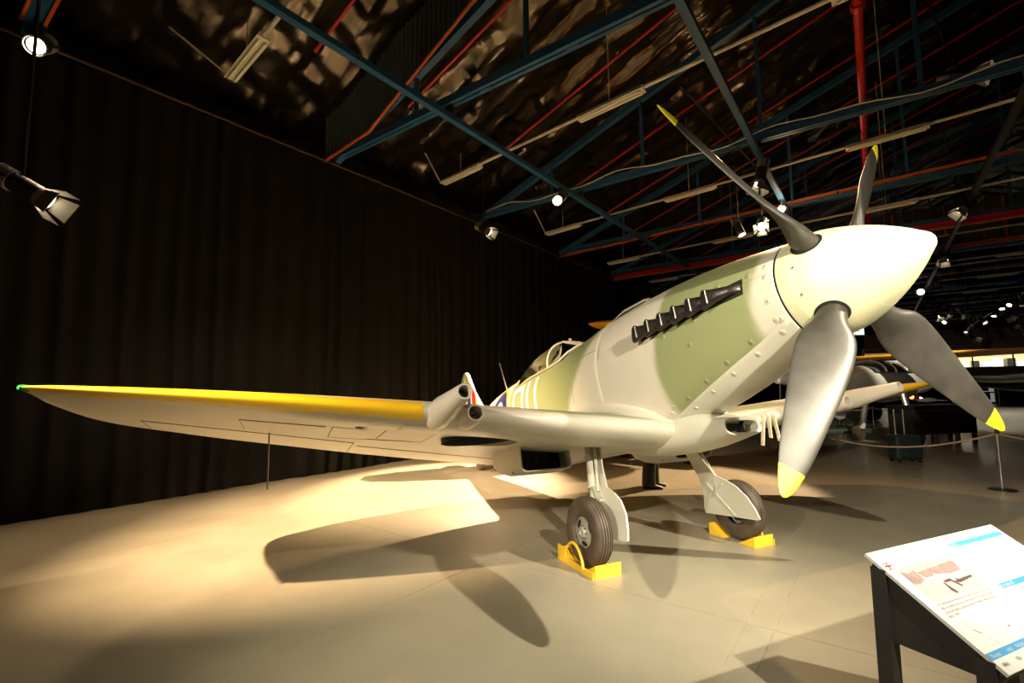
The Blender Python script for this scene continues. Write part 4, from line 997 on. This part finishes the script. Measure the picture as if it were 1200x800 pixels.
for y in (-1.085, -.165):
    q = MB(); q.hex([Vector(p) - SO for p in [(2.425, y - .012, .53), (2.425, y + .012, .53), (2.785, y + .012, .535), (2.785, y - .012, .535), (2.425, y - .012, .815), (2.425, y + .012, .815), (2.80, y + .012, .584), (2.80, y - .012, .584)]]); q.build('side_apron', m_drk, sign)
    for x, zt in ((2.452, .796), (2.765, .604)):
        q = MB(); q.box(Vector((x, y, zt / 2)) - SO, (.055, .055, zt)); q.build('leg', m_drk, sign)
q = MB(); q.box(Vector((2.435, -.625, .69)) - SO, (.02, .87, .2)); q.build('rear_rail', m_drk, sign)
q = MB(); q.box(Vector((2.775, -.625, .555)) - SO, (.02, .87, .05)); q.build('front_rail', m_drk, sign)

# ================================================================== ROPE BARRIERS
m_rope = mat('tan_barrier_rope', (0.42, 0.30, 0.17), 0.7, 0, 0.2, 60)
def stanchion(p, label, h=.86):
    r = empty('stanchion', label, 'stanchion', 'rope barrier posts', loc=p)
    q = MB(); q.lathe((0, 0, 0), (0, 0, 1), [(0, .16), (.012, .16), (.022, .13), (.03, .03)], 28, True, True); q.build('base', m_blkst, r, True)
    q = MB(); q.tube([(0, 0, .02), (0, 0, h)], .017, 14); q.build('post', m_steel, r, True)
    q = MB(); q.lathe((0, 0, h - .06), (0, 0, 1), [(0, .022), (.05, .024), (.07, .02), (.075, 0)], 16); q.build('cap', m_blkst, r, True)
    return r
def rope(a, b, sag, label):
    q = MB(); q.tube([Vector(a).lerp(Vector(b), t) - Vector((0, 0, sag * 4 * t * (1 - t))) for t in [i / 28 for i in range(29)]], .012, 8)
    return tag(q.build('barrier_rope', m_rope, None, True), label, 'rope')
PA = Vector((-.033, 6.124, 0)); PB = at_z(924, 541, 0); PC = Vector((2.0, 8.1, 0))
H_ = Vector((0, 0, .80))
stanchion(PA, 'steel rope stanchion on the floor beneath the yellow tip of the lower right blade')
stanchion(PB, 'rope stanchion behind the lower front blade')
rope(PA + H_, PB + H_, .33, 'tan barrier rope sagging across the floor left of the front stanchion')
rope(PA + H_, PC + H_, .2, 'barrier rope leading off to the edge of view past the front stanchion')
stanchion(PC, 'steel rope stanchion beyond the edge of view')
QA = at_z(1024, 499, 0); QB = at_z(985, 500, 0); QC = at_z(1056, 500, 0)
for p, l in ((QA, 'far thin stanchion below the port cannon, middle of its rope line'), (QB, 'far thin stanchion beside the engine plinth'), (QC, 'far thin stanchion behind the rolling suitcase')): stanchion(p, l, .75)
rope(QA + Vector((0, 0, .7)), QB + Vector((0, 0, .7)), .1, 'far barrier rope between the middle stanchion and the engine plinth')
rope(QA + Vector((0, 0, .7)), QC + Vector((0, 0, .7)), .1, 'far barrier rope between the middle stanchion and the suitcase')

# ================================================================== ROLLING SUITCASE
m_case = mat('dark_teal_case_fabric', (0.012, 0.028, 0.028), 0.55, 0, 0.2, 20)
cs = empty('rolling_suitcase', 'dark teal wheeled suitcase with raised silver handle standing behind the rope', 'suitcase', loc=at_z(1062, 541, 0), rz=rad(66))
q = MB(); q.box((0, 0, .29), (.52, .26, .48)); o = q.build('case_body', m_case, cs); bv = o.modifiers.new('edge', 'BEVEL'); bv.width = .05; bv.segments = 3
q = MB(); q.box((0, -.14, .26), (.42, .03, .34)); o = q.build('front_pocket', m_case, cs); bv = o.modifiers.new('edge', 'BEVEL'); bv.width = .012; bv.segments = 2
for x in (-.09, .09): q = MB(); q.tube([(x, .1, .5), (x, .1, 1.05)], .014, 10); q.build('handle_tube', m_steel, cs, True)
q = MB(); q.tube([(-.11, .1, 1.05), (.11, .1, 1.05)], .02, 10); q.build('handle_grip', m_black, cs, True)
for x in (-.2, .2): q = MB(); q.lathe((x - .015, .1, .04), (1, 0, 0), [(0, .0), (0, .04), (.03, .04), (.03, 0)], 16); q.build('wheel', m_black, cs, True)
for x in (-.2, .2): q = MB(); q.lathe((x - .015, -.1, .025), (1, 0, 0), [(0, .0), (0, .025), (.03, .025), (.03, 0)], 12); q.build('foot', m_black, cs, True)

# ================================================================== SLATTED TIMBER CART
m_slat = mat('dark_varnished_slat', (0.028, 0.018, 0.009), 0.45, 0, 0.3, 10)
m_wleg = mat('brown_timber_leg', (0.16, 0.075, 0.035), 0.5, 0, 0.2, 10)
pc0 = at_z(1073, 523, 0); pc1 = at_z(1146, 519, 0)
dirc = (pc1 - pc0); dl = dirc.length
kt = empty('slatted_bench', 'long dark slatted timber bench on brown legs behind the rope', 'bench', loc=(pc0 + pc1) / 2, rz=math.atan2(dirc.y, dirc.x))
for k in range(6): q = MB(); q.box((0, 0, .33 + k * .105), (dl, .03, .09)); q.build('slat', m_slat, kt)
for x in (-.48, -.15, .2, .48):
    for y in (0.03, .6): q = MB(); q.box((x * dl, y, .16), (.09, .07, .32)); q.build('leg', m_wleg, kt)
q = MB(); q.box((0, .3, .98), (dl + .1, .7, .05)); q.build('top', m_black, kt)
for k in range(6): q = MB(); q.box((0, .6, .33 + k * .105), (dl, .03, .09)); q.build('slat', m_slat, kt)
q = MB(); q.box((0, .04, .62), (dl, .02, .7)); q.build('gap_block_board', m_black, kt)  # black board added to block light shining through the slat gaps
for x_ in (-1, 1): q = MB(); q.box((x_ * dl / 2, .3, .62), (.03, .62, .7)); q.build('end_block_board', m_black, kt)  # added to close the bright gaps at the slat ends
# model aircraft on the bench
m_tealm = mat('pale_teal_model_paint', (0.45, 0.56, 0.54), 0.4, 0, 0.1)
mo = empty('model_aircraft', 'small pale teal model aircraft resting on the slatted bench', 'model', loc=kt.location + Vector((0, 0, 1.005)) + (pc0 - pc1).normalized() * .55 + HV * 0, rz=rad(75))
q = MB(); q.lathe((-.3, 0, .13), (1, 0, 0), [(0, .01), (.1, .04), (.3, .06), (.5, .05), (.58, 0)], 16); q.build('model_body', m_tealm, mo, True)
q = MB(); q.box((.05, 0, .13), (.14, .8, .015)); q.build('model_wing', m_tealm, mo)
q = MB(); q.box((-.27, 0, .19), (.08, .012, .13)); q.build('model_fin', m_red, mo)
q = MB(); q.lathe((.05, 0, 0), (0, 0, 1), [(0, .08), (.01, .08), (.015, .012), (.09, .012)], 14, True, True); q.build('model_base', m_black, mo)

# ================================================================== ENGINE ON A PLINTH
m_pl = mat('pale_plinth_laminate', (0.50, 0.56, 0.53), 0.4, 0, 0.05)
pe = at_z(985, 505, 0)
ep = tag(MB().box((pe.x, pe.y, .06), (1.1, 1.7, .12), Matrix.Rotation(rad(66), 3, 'Z') @ Matrix.Rotation(PI / 2, 3, 'Z')).build('plinth', m_pl), 'low pale plinth under the exhibited engine', 'plinth')
en = empty('exhibited_engine', 'silver radial engine displayed on the low pale plinth', 'engine', loc=pe + Vector((0, 0, .12)), rz=rad(40))
q = MB(); q.lathe((0, -.18, .45), (0, 1, 0), [(0, .05), (0, .17), (.3, .17), (.38, .08), (.52, .05), (.52, 0)], 20, True); q.build('crankcase', m_steel, en, True)
for k in range(7):
    a = 2 * PI * k / 7 + .2; d = Vector((math.cos(a), 0, math.sin(a))); q = MB()
    q.lathe(Vector((0, 0, .45)) + d * .15, d, [(0, .07)] + [x for j in range(5) for x in ((.03 + j * .035, .085), (.045 + j * .035, .06))] + [(.22, .08), (.26, .04), (.26, 0)], 14); q.build('cylinder_barrel', m_steel, en, True)
for x in (-.2, .2): q = MB(); q.bar((x, .1, .02), (x * .6, .1, .35), .05, .05, (0, 1, 0)); q.build('support_leg', m_blkst, en)
q = MB(); q.box((0, .1, .02), (.6, .5, .04)); q.build('stand_base', m_blkst, en)

# ================================================================== DISTANT AIRCRAFT
m_silver = mat('silver_doped_skin', (0.62, 0.60, 0.56), 0.25, 0.35, 0.08, 3)
m_dkwing = mat('dark_brown_wing_fabric', (0.05, 0.032, 0.024), 0.35, 0, 0.2, 3)
m_yaero = mat('yellow_trainer_paint', (0.75, 0.36, 0.015), 0.4, 0, 0.06, 3)
def wheel(q, c, ax, r, wd):
    q.lathe(Vector(c) - Vector(ax) * wd / 2, ax, [(0, 0), (0, r * .75), (wd * .15, r), (wd * .85, r), (wd, r * .75), (wd, 0)], 24)
def wingbox(q, c, span_dir, chord_dir, half, ch, th, dih=0.0, tip=.6):
    c = Vector(c); s_ = Vector(span_dir).normalized(); d_ = Vector(chord_dir).normalized(); rings = []
    for t in (-1, -.97, -.9, -.5, 0, .5, .9, .97, 1):
        k = 1 if abs(t) <= .5 else lerp(1, tip, (abs(t) - .5) / .5) if abs(t) < .95 else (tip * .75 if abs(t) < .99 else tip * .3)
        o = c + s_ * half * t + Vector((0, 0, dih * abs(t) * half))
        rings.append([o + d_ * ch * k * (math.cos(a) * .5) + Vector((0, 0, th * k * math.sin(a) * .5 * (1 + .6 * math.cos(a)))) for a in [2 * PI * j / 20 for j in range(20)]])
    q.loft(rings, True, True, True)
# silver cabin aircraft behind the port wing
n0 = at_d(1084, 442, 14.2); n1 = at_d(960, 446, 11.6); ax = (n0 - n1); ax.z = 0; ln = ax.length; ax.normalize(); sx = Vector((-ax.y, ax.x, 0))
tr2 = empty('silver_cabin_aircraft', 'silver cabin aircraft with glazed cockpit parked beyond the port wing', 'aircraft', 'aircraft in the background', loc=(n0.x, n0.y, 0))
O = tr2.location
def T(d, s, z): return n0 - ax * d + sx * s - Vector((0, 0, n0.z)) + Vector((0, 0, z)) - O
q = MB(); rings = []
for d, r, zc in [(0.0, .05, 1.64), (.05, .24, 1.64), (.35, .33, 1.62), (1.0, .37, 1.60), (1.6, .46, 1.58), (2.6, .5, 1.56), (3.6, .42, 1.6), (5.2, .25, 1.62), (7.0, .08, 1.65)]:
    rings.append([T(d, r * math.cos(a), zc + r * math.sin(a)) for a in [2 * PI * j / 22 for j in range(22)]])
q.loft(rings, True, True, True); q.build('fuselage_skin', m_silver, tr2, True)
q = MB(); q.loft([[T(d, w_ * math.cos(a), 1.85 + h * math.sin(a)) for a in [PI * j / 14 for j in range(15)]] for d, w_, h in [(1.45, .36, .03), (1.75, .42, .22), (2.0, .44, .30), (3.2, .44, .30), (3.6, .40, .14)]], closed=False); q.build('cabin_glazing', mat('dark_cabin_glass', (.05, .055, .055), .1, 0, .1), tr2, True)
for d in (1.52, 2.1, 2.7, 3.2): q = MB(); q.tube([T(d, .45 * math.cos(a), 1.85 + (.31 if d > 1.8 else .1) * math.sin(a)) for a in [PI * j / 10 for j in range(11)]], .022, 6); q.build('cabin_frame', m_silver, tr2)
q = MB(); wingbox(q, T(3.1, 0, 2.22), sx, ax, 3.6, 1.2, .14); q.build('high_wing', m_yaero, tr2, True)
for s in (-1, 1):
    q = MB(); q.tube([T(2.4, s * .4, 1.4), T(2.4, s * .6, .35)], .07, 10); q.build('wheel_strut', m_silver, tr2)
    q = MB(); wheel(q, T(2.4, s * .68, .26), sx, .26, .14); q.build('main_wheel', m_rub, tr2, True)
q = MB(); q.hex([T(6.3, -.03, 1.7), T(7.1, -.03, 1.6), T(7.1, .03, 1.6), T(6.3, .03, 1.7), T(6.6, -.02, 2.5), T(7.1, -.02, 2.6), T(7.1, .02, 2.6), T(6.6, .02, 2.5)]); q.build('tail_fin', m_silver, tr2)
q = MB(); q.tube([T(6.9, 0, 1.6), T(7.0, 0, .15)], .03, 8); wheel(q, T(7.0, 0, .12), sx, .12, .07); q.build('tail_wheel', m_blkst, tr2)
# yellow biplane whose upper wing tip shows above the cowling
ytip = at_d(695, 379, 12.0); ya = rad(24); ysp = Vector((math.cos(ya), math.sin(ya), 0)); ych = Vector((-math.sin(ya), math.cos(ya), 0))
yc = ytip + ysp * 1.75
bi = empty('yellow_biplane', 'yellow biplane hidden behind the fighter, only its upper wing tip showing above the cowling', 'aircraft', 'aircraft in the background', loc=(yc.x, yc.y, 0))
O2 = bi.location
q = MB(); wingbox(q, Vector((yc.x, yc.y, ytip.z - .16)) - O2, ysp, ych, 1.75, 1.15, .24, .07, .75); q.build('upper_wing', m_yaero, bi, True)
q = MB(); wingbox(q, Vector((0, 0, 1.3)), ysp, ych, 1.6, 1.05, .14, .06, .75); q.build('lower_wing', m_yaero, bi, True)
q = MB(); q.loft([[ych * d + ysp * r * math.cos(a) + Vector((0, 0, 1.7 + r * 1.2 * math.sin(a))) for a in [2 * PI * j / 16 for j in range(16)]] for d, r in [(-1.3, .1), (-1.25, .3), (-.6, .36), (.5, .36), (1.8, .22), (3.2, .05)]], True, True, True); q.build('body_skin', m_yaero, bi, True)
for s in (-1.15, 1.15):
    for d in (-.35, .35): q = MB(); q.tube([ysp * s + ych * d + Vector((0, 0, 1.35)), ysp * s + ych * d + Vector((0, 0, ytip.z - .1))], .025, 8); q.build('wing_strut', m_yaero, bi)
for s in (-.25, .25): q = MB(); q.tube([ysp * s + Vector((0, 0, 2.05)), ysp * s * 1.6 + Vector((0, 0, ytip.z - .2))], .02, 8); q.build('cabane_strut', m_yaero, bi)
for s in (-.72, .72):
    q = MB(); wheel(q, ysp * s - ych * .5 + Vector((0, 0, .28)), ysp, .28, .13); q.build('main_wheel', m_rub, bi, True)
    q = MB(); q.tube([ysp * s - ych * .5 + Vector((0, 0, .28)), ysp * s * .4 - ych * .5 + Vector((0, 0, 1.4))], .03, 8); q.build('wheel_strut', m_blkst, bi)
q = MB(); q.tube([ych * 3.1 + Vector((0, 0, 1.6)), ych * 3.1 + Vector((0, 0, 0.0))], .04, 8); q.build('tail_trestle', m_blkst, bi)
# dark aircraft far right: long wing crossing the right edge
w0 = at_d(1126, 447, 20.5); w1 = at_d(1250, 437, 20.5); wd_ = (w1 - w0); wd_.z = 0; wl = wd_.length; wd_.normalize(); wc_ = (w0 + w1) / 2
dk = empty('dark_monoplane', 'dark brown monoplane with long slim wing standing under the far mezzanine', 'aircraft', 'aircraft in the background', loc=(wc_.x, wc_.y, 0))
dn = Vector((-wd_.y, wd_.x, 0))
q = MB(); wingbox(q, Vector((0, 0, 1.72)), wd_, dn, wl / 2, 1.5, .26, .02, .55); q.build('wing_panel', m_dkwing, dk, True)
q = MB(); q.loft([[wd_ * 1.7 + dn * d + wd_ * r * math.cos(a) + Vector((0, 0, 1.6 + r * math.sin(a))) for a in [2 * PI * j / 16 for j in range(16)]] for d, r in [(-1.6, .1), (-1.5, .35), (0, .5), (2, .35), (4.5, .08)]], True, True, True); q.build('body_skin', m_dkwing, dk, True)
for s in (.6, 2.8):
    q = MB(); wheel(q, wd_ * s - dn * .6 + Vector((0, 0, .33)), wd_, .33, .16); q.build('main_wheel', m_rub, dk, True)
    q = MB(); q.tube([wd_ * s - dn * .6 + Vector((0, 0, .33)), wd_ * lerp(s, 1.7, .5) - dn * .5 + Vector((0, 0, 1.4))], .05, 8); q.build('wheel_strut', m_blkst, dk)
q = MB(); q.tube([wd_ * 1.7 + dn * 4.3 + Vector((0, 0, 1.6)), wd_ * 1.7 + dn * 4.3], .04, 8); q.build('tail_trestle', m_blkst, dk)
# dark truck with lit lamps behind the silver aircraft
tp = at_z(1062, 494, 0); tk = empty('dark_truck', 'dark vintage truck with small orange lamp in the gloom behind the bench', 'truck', loc=tp, rz=rad(66))
m_tk = mat('black_truck_paint', (.012, .012, .014), .3, 0, .2)
q = MB(); q.box((0, 0, .95), (2.6, 1.6, .7)); q.box((.5, 0, 1.4), (1.0, 1.5, .6)); q.build('truck_body', m_tk, tk)
for x in (-.85, .85):
    for y in (-.75, .75): q = MB(); wheel(q, (x, y, .4), (0, 1, 0), .4, .2); q.build('wheel', m_rub, tk, True)
q = MB(); q.lathe((-.35, -.81, 1.05), (0, -1, 0), [(0, .09), (.04, .08), (.05, 0)], 14); q.build('marker_lamp', mat('orange_lamp_glow', (1, .35, .08), .3, emit=(1, .3, .08), estr=4), tk)
q = MB(); q.lathe((.0, -.81, .95), (0, -1, 0), [(0, .09), (.04, .08), (.05, 0)], 14); q.build('head_lamp', mat('white_lamp_glow', (1, .9, .8), .3, emit=(1, .85, .75), estr=4), tk)

# ================================================================== STRAPS ON THE PORT WING ROOT
m_strap = mat('cream_webbing', (0.72, 0.62, 0.40), 0.7, 0, 0.12, 30)
for i, (px, py, ln_, lab) in enumerate([(893, 487, .26, 'cream webbing strap hanging straight from the port wing root, longest of three'), (898, 485, .20, 'cream webbing strap hanging slanted beside the longest strap'), (903, 483, .24, 'cream webbing strap nearest the lower front propeller blade')]):
    y = .86 + i * .07; a = bp(-1.56, y, wing_le_z(y)); q = MB()
    up_ = a + Vector((-.12, 0, .035))
    q.bar(up_, a + Vector((.025, 0, .01)), .03, .012); q.bar(a + Vector((.025, 0, .01)), a + Vector((.025 + .015 * i, .03 * (i - 1), -ln_)), .012, .03, (1, 0, 0))
    tag(q.build('webbing_strap', m_strap), lab, 'strap', 'cream straps on the port wing')

# ================================================================== PERSON BEHIND THE AIRCRAFT
def person(loc, rz, label):
    r = empty('person', label, 'person', loc=loc, rz=rz)
    V_ = [(0, 0, .93), (0, 0, 1.1), (0, 0, 1.3), (0, 0, 1.42), (0, 0, 1.50), (.01, 0, 1.58), (.02, 0, 1.68),
          (0, .10, .88), (.03, .11, .50), (0, .11, .09), (0, -.10, .88), (-.02, -.11, .50), (-.06, -.12, .09),
          (0, .19, 1.39), (-.02, .25, 1.13), (.07, .24, .90), (0, -.19, 1.39), (-.02, -.25, 1.13), (.07, -.24, .90)]
    E_ = [(0, 1), (1, 2), (2, 3), (3, 4), (4, 5), (5, 6), (0, 7), (7, 8), (8, 9), (0, 10), (10, 11), (11, 12), (3, 13), (13, 14), (14, 15), (3, 16), (16, 17), (17, 18)]
    RR = [.15, .145, .165, .12, .055, .085, .085, .095, .065, .045, .095, .065, .045, .06, .045, .034, .06, .045, .034]
    me = bpy.data.meshes.new('body'); me.from_pydata(V_, E_, []); o = bpy.data.objects.new('body', me); COL.objects.link(o); o.parent = r
    md = o.modifiers.new('skin', 'SKIN'); md.use_smooth_shade = True
    for i, v in enumerate(me.skin_vertices[0].data): v.radius = (RR[i] * .8 if i < 4 else RR[i], RR[i]); v.use_root = (i == 0)
    sb = o.modifiers.new('sub', 'SUBSURF'); sb.levels = 2; sb.render_levels = 2
    me.materials.append(mat('skin_tone', (.55, .36, .26), .5))
    m_suit = mat('black_wool_suit', (.012, .011, .012), .8, 0, .2, 30); m_shoe = mat('dark_brown_shoe_leather', (.03, .017, .012), .35)
    for s, kx in ((1, 0), (-1, -1)):
        y = .11 * s; fx = 0 if s > 0 else -.06
        q = MB(); q.loft([[Vector((x + rr * 1.05 * math.cos(a), yy + rr * math.sin(a), z)) for a in [2 * PI * j / 16 for j in range(16)]] for x, yy, z, rr in [(fx, y * 1.05, .055, .098), (fx, y * 1.05, .2, .092), (fx + .02 if s > 0 else -.03, y, .5, .094), (0, y * .95, .8, .115), (0, y * .9, .98, .12)]], True, True, True); q.build('trouser_leg', m_suit, r, True)
        q = MB(); q.loft([[Vector((fx + x, y * 1.05 + w_ * math.cos(a), max(0, h * .5 + h * .5 * math.sin(a)))) for a in [2 * PI * j / 14 for j in range(14)]] for x, w_, h in [(-.09, .02, .05), (-.08, .04, .09), (0, .045, .10), (.08, .05, .075), (.15, .048, .055), (.19, .03, .04), (.2, .01, .02)]], True, True, True); q.build('shoe', m_shoe, r, True)
        q = MB(); q.tube([(0, .17 * s, 1.40), (-.02, .25 * s, 1.13), (.06, .24 * s, .93)], [.078, .062, .05], 12); q.build('sleeve', m_suit, r, True)
        # hand: palm, four fingers and thumb
        q = MB(); c = Vector((.075, .24 * s, .86)); q.loft([[c + Vector((.038 * math.cos(a) * k, .016 * math.sin(a), dz)) for a in [2 * PI * j / 10 for j in range(10)]] for dz, k in [(.05, .7), (.02, 1), (-.03, 1.05), (-.05, .9)]], True, True, True)
        for f, (dx, L) in enumerate([(-.028, .07), (-.009, .08), (.010, .075), (.028, .06)]): q.tube([c + Vector((dx, 0, -.045)), c + Vector((dx, -.006 * s, -.045 - L * .5)), c + Vector((dx, -.018 * s, -.045 - L))], [.009, .008, .006], 8)
        q.tube([c + Vector((.036, 0, .0)), c + Vector((.056, -.01 * s, -.035)), c + Vector((.058, -.018 * s, -.062))], [.011, .009, .007], 8); q.build('hand', MATS['skin_tone'], r, True)
    q = MB(); q.loft([[Vector((.125 * k * math.cos(a), .2 * k * w_ * math.sin(a), z)) for a in [2 * PI * j / 20 for j in range(20)]] for z, k, w_ in [(.82, 1.1, .95), (.95, 1.08, .93), (1.1, 1.03, .9), (1.3, 1.1, 1.0), (1.4, .95, 1.02), (1.46, .55, .7), (1.50, .5, .42)]], True, True, True); q.build('jacket', m_suit, r, True)
    q = MB(); q.loft([[Vector((-.005 + k * .1 * math.cos(a), k * .085 * math.sin(a), z)) for a in [2 * PI * j / 16 for j in range(16)]] for z, k in [(1.66, 1.02), (1.70, 1.05), (1.74, .95), (1.775, .6), (1.79, .1)]], True, True, True); q.build('hair', mat('dark_hair', (.02, .014, .01), .6), r, True)
    q = MB(); q.tube([(.10, 0, 1.655), (.125, 0, 1.62), (.105, 0, 1.612)], [.008, .014, .01], 8)
    for s in (-1, 1): q.lathe((.01, s * .082, 1.64), (0, s, 0), [(0, .022), (.012, .026), (.014, 0)], 10)
    q.build('nose_and_ears', MATS['skin_tone'], r, True)
    q = MB()
    for s in (-1, 1): q.lathe((.088, s * .032, 1.655), (1, 0, 0), [(0, .012), (.008, .009), (.011, 0)], 10)
    q.build('eyes', m_white, r, True)
    q = MB(); q.bar((.096, -.022, 1.582), (.096, .022, 1.582), .01, .008); q.build('mouth', mat('lip_tone', (.35, .15, .12), .5), r)
person((-2.40, 1.80, 0), rad(52), 'person in black trousers and dark shoes standing behind the far undercarriage, upper body hidden')

# ================================================================== EXIT PANEL AND MEZZANINE
m_lit = mat('backlit_white_panel', (.8, .9, .8), .4, emit=(.75, 1, .78), estr=1.6)
ep_ = at_d(999, 388.5, 20); xs_ = empty('lit_ceiling_sign', 'small backlit white sign with green edges hanging beside the lower front blade', 'sign', loc=ep_, rz=rad(66))
for s in (-1, 1): q = MB(); q.box((s * .235, 0, 0), (.43, .05, .26)); q.build('lit_panel', m_lit, xs_)
q = MB()
for z in (-.15, .15): q.box((0, 0, z), (.98, .06, .035))
for x in (-.475, 0, .475): q.box((x, 0, 0), (.03, .06, .3))
q.build('frame', mat('green_sign_frame', (.03, .25, .09), .5), xs_)
for x in (-.3, .3): q = MB(); q.tube([(x, 0, .15), (x, 0, 6.1 - ep_.z)], .012, 6); q.build('drop_rod', m_blkst, xs_)
UM = 46.0
m_fasc = mat('tan_fascia_board', (.20, .115, .06), .5, 0, .12, 2); m_deck = mat('charcoal_deck_edge', (.035, .032, .03), .5, 0, .1); m_gal = mat('cream_gallery_wall', (.75, .66, .48), .6, 0, .05)
mz = empty('mezzanine_gallery', 'far brightly lit mezzanine gallery with glass front and tan fascia', 'gallery', loc=hp(UM, 4, 0))
MO = mz.location
def MH(u, v, z): return hp(u, v, z) - MO
def mbox(name, u0, u1, v0, v1, z0, z1, m):
    q = MB(); q.hex([MH(u0, v0, z0), MH(u1, v0, z0), MH(u1, v1, z0), MH(u0, v1, z0), MH(u0, v0, z1), MH(u1, v0, z1), MH(u1, v1, z1), MH(u0, v1, z1)]); return q.build(name, m, mz)
mbox('deck', UM, UM + 9, 1, 20, 1.95, 2.85, m_deck)
mbox('fascia', UM, UM + .3, 1, 20, 4.25, 5.75, m_fasc)
mbox('fascia_trim', UM - .06, UM, 1, 20, 4.15, 4.3, m_orng)
mbox('gallery_ceiling', UM, UM + 9, 1, 20, 4.45, 4.6, m_gal)
mbox('gallery_wall', UM + 8.8, UM + 9, 1, 20, 2.85, 4.5, m_gal)
mbox('side_wall', UM, UM + 9, .8, 1, 0, 4.6, m_gal)
mbox('lower_wall', UM + 3, UM + 3.2, 1, 20, 0, 1.95, m_deck)
for v in (3.2, 5.4, 7.6, 9.8, 12, 14.2): mbox('glazing_post', UM, UM + .08, v - .04, v + .04, 2.85, 4.2, m_blkst)
for i, v in enumerate((1.2, 3.3, 5.5, 7.7, 9.9, 12.1)): mbox('glass_pane', UM + .03, UM + .045, v, v + 2.1, 2.87, 4.15, m_pane)
m_disp = [mat('display_panel_%d' % i if False else n_, c, .5, emit=c, estr=.9) for i, (n_, c) in enumerate([('lit_cream_panel', (1, .92, .7)), ('lit_white_panel', (1, .97, .86)), ('lit_blue_panel', (.35, .45, .9)), ('lit_amber_panel', (1, .75, .4))])]
random.seed(3)
for i in range(16):
    v = 4.2 + i * .68; mbox('display_panel', UM + 4 + random.random() * 3, UM + 4.1 + 3, v, v + .5, 2.9, 3.35 + random.random() * .4, m_disp[[0, 1, 1, 0, 3, 1, 0, 2][i % 8]] if i % 3 else m_blkst)
for k in range(5): mbox('ceiling_lamp', UM + 1.5 + k, UM + 1.8 + k, 3 + 2 * k, 3.6 + 2 * k, 4.40, 4.45, m_disp[1])
mbox('lower_window', UM + 2.9, UM + 3, 6.2, 7.2, .1, 1.85, mat('dim_teal_glass', (.25, .33, .32), .2, emit=(.4, .55, .52), estr=.35))
mbox('lit_window', UM + 2.9, UM + 3, 7.4, 9.0, .15, 1.85, mat('lit_room_glass', (.4, .4, .34), .2, emit=(.8, .85, .75), estr=.22))
mbox('window_bar', UM + 2.86, UM + 2.9, 7.4, 9.0, .85, .95, m_blkst)
mbox('window_bar', UM + 2.86, UM + 2.9, 7.65, 8.7, 1.0, 1.7, m_blkst); mbox('window_bar', UM + 2.86, UM + 2.9, 7.6, 8.0, .3, .85, m_blkst); mbox('window_bar', UM + 2.86, UM + 2.9, 8.3, 8.75, .3, .85, m_blkst)
for v in (6.0, 7.3, 9.1, 11.5): mbox('column', UM + .3, UM + .7, v - .2, v + .2, 0, 1.95, m_deck)
l = bpy.data.lights.new('gallery_light', 'AREA'); l.energy = 1500; l.color = (1, .85, .62); l.shape = 'RECTANGLE'; l.size = 6; l.size_y = 14
lo_ = bpy.data.objects.new('gallery_light', l); COL.objects.link(lo_); lo_.location = hp(UM + 5, 9, 4.38); lo_.rotation_euler = (0, 0, A)
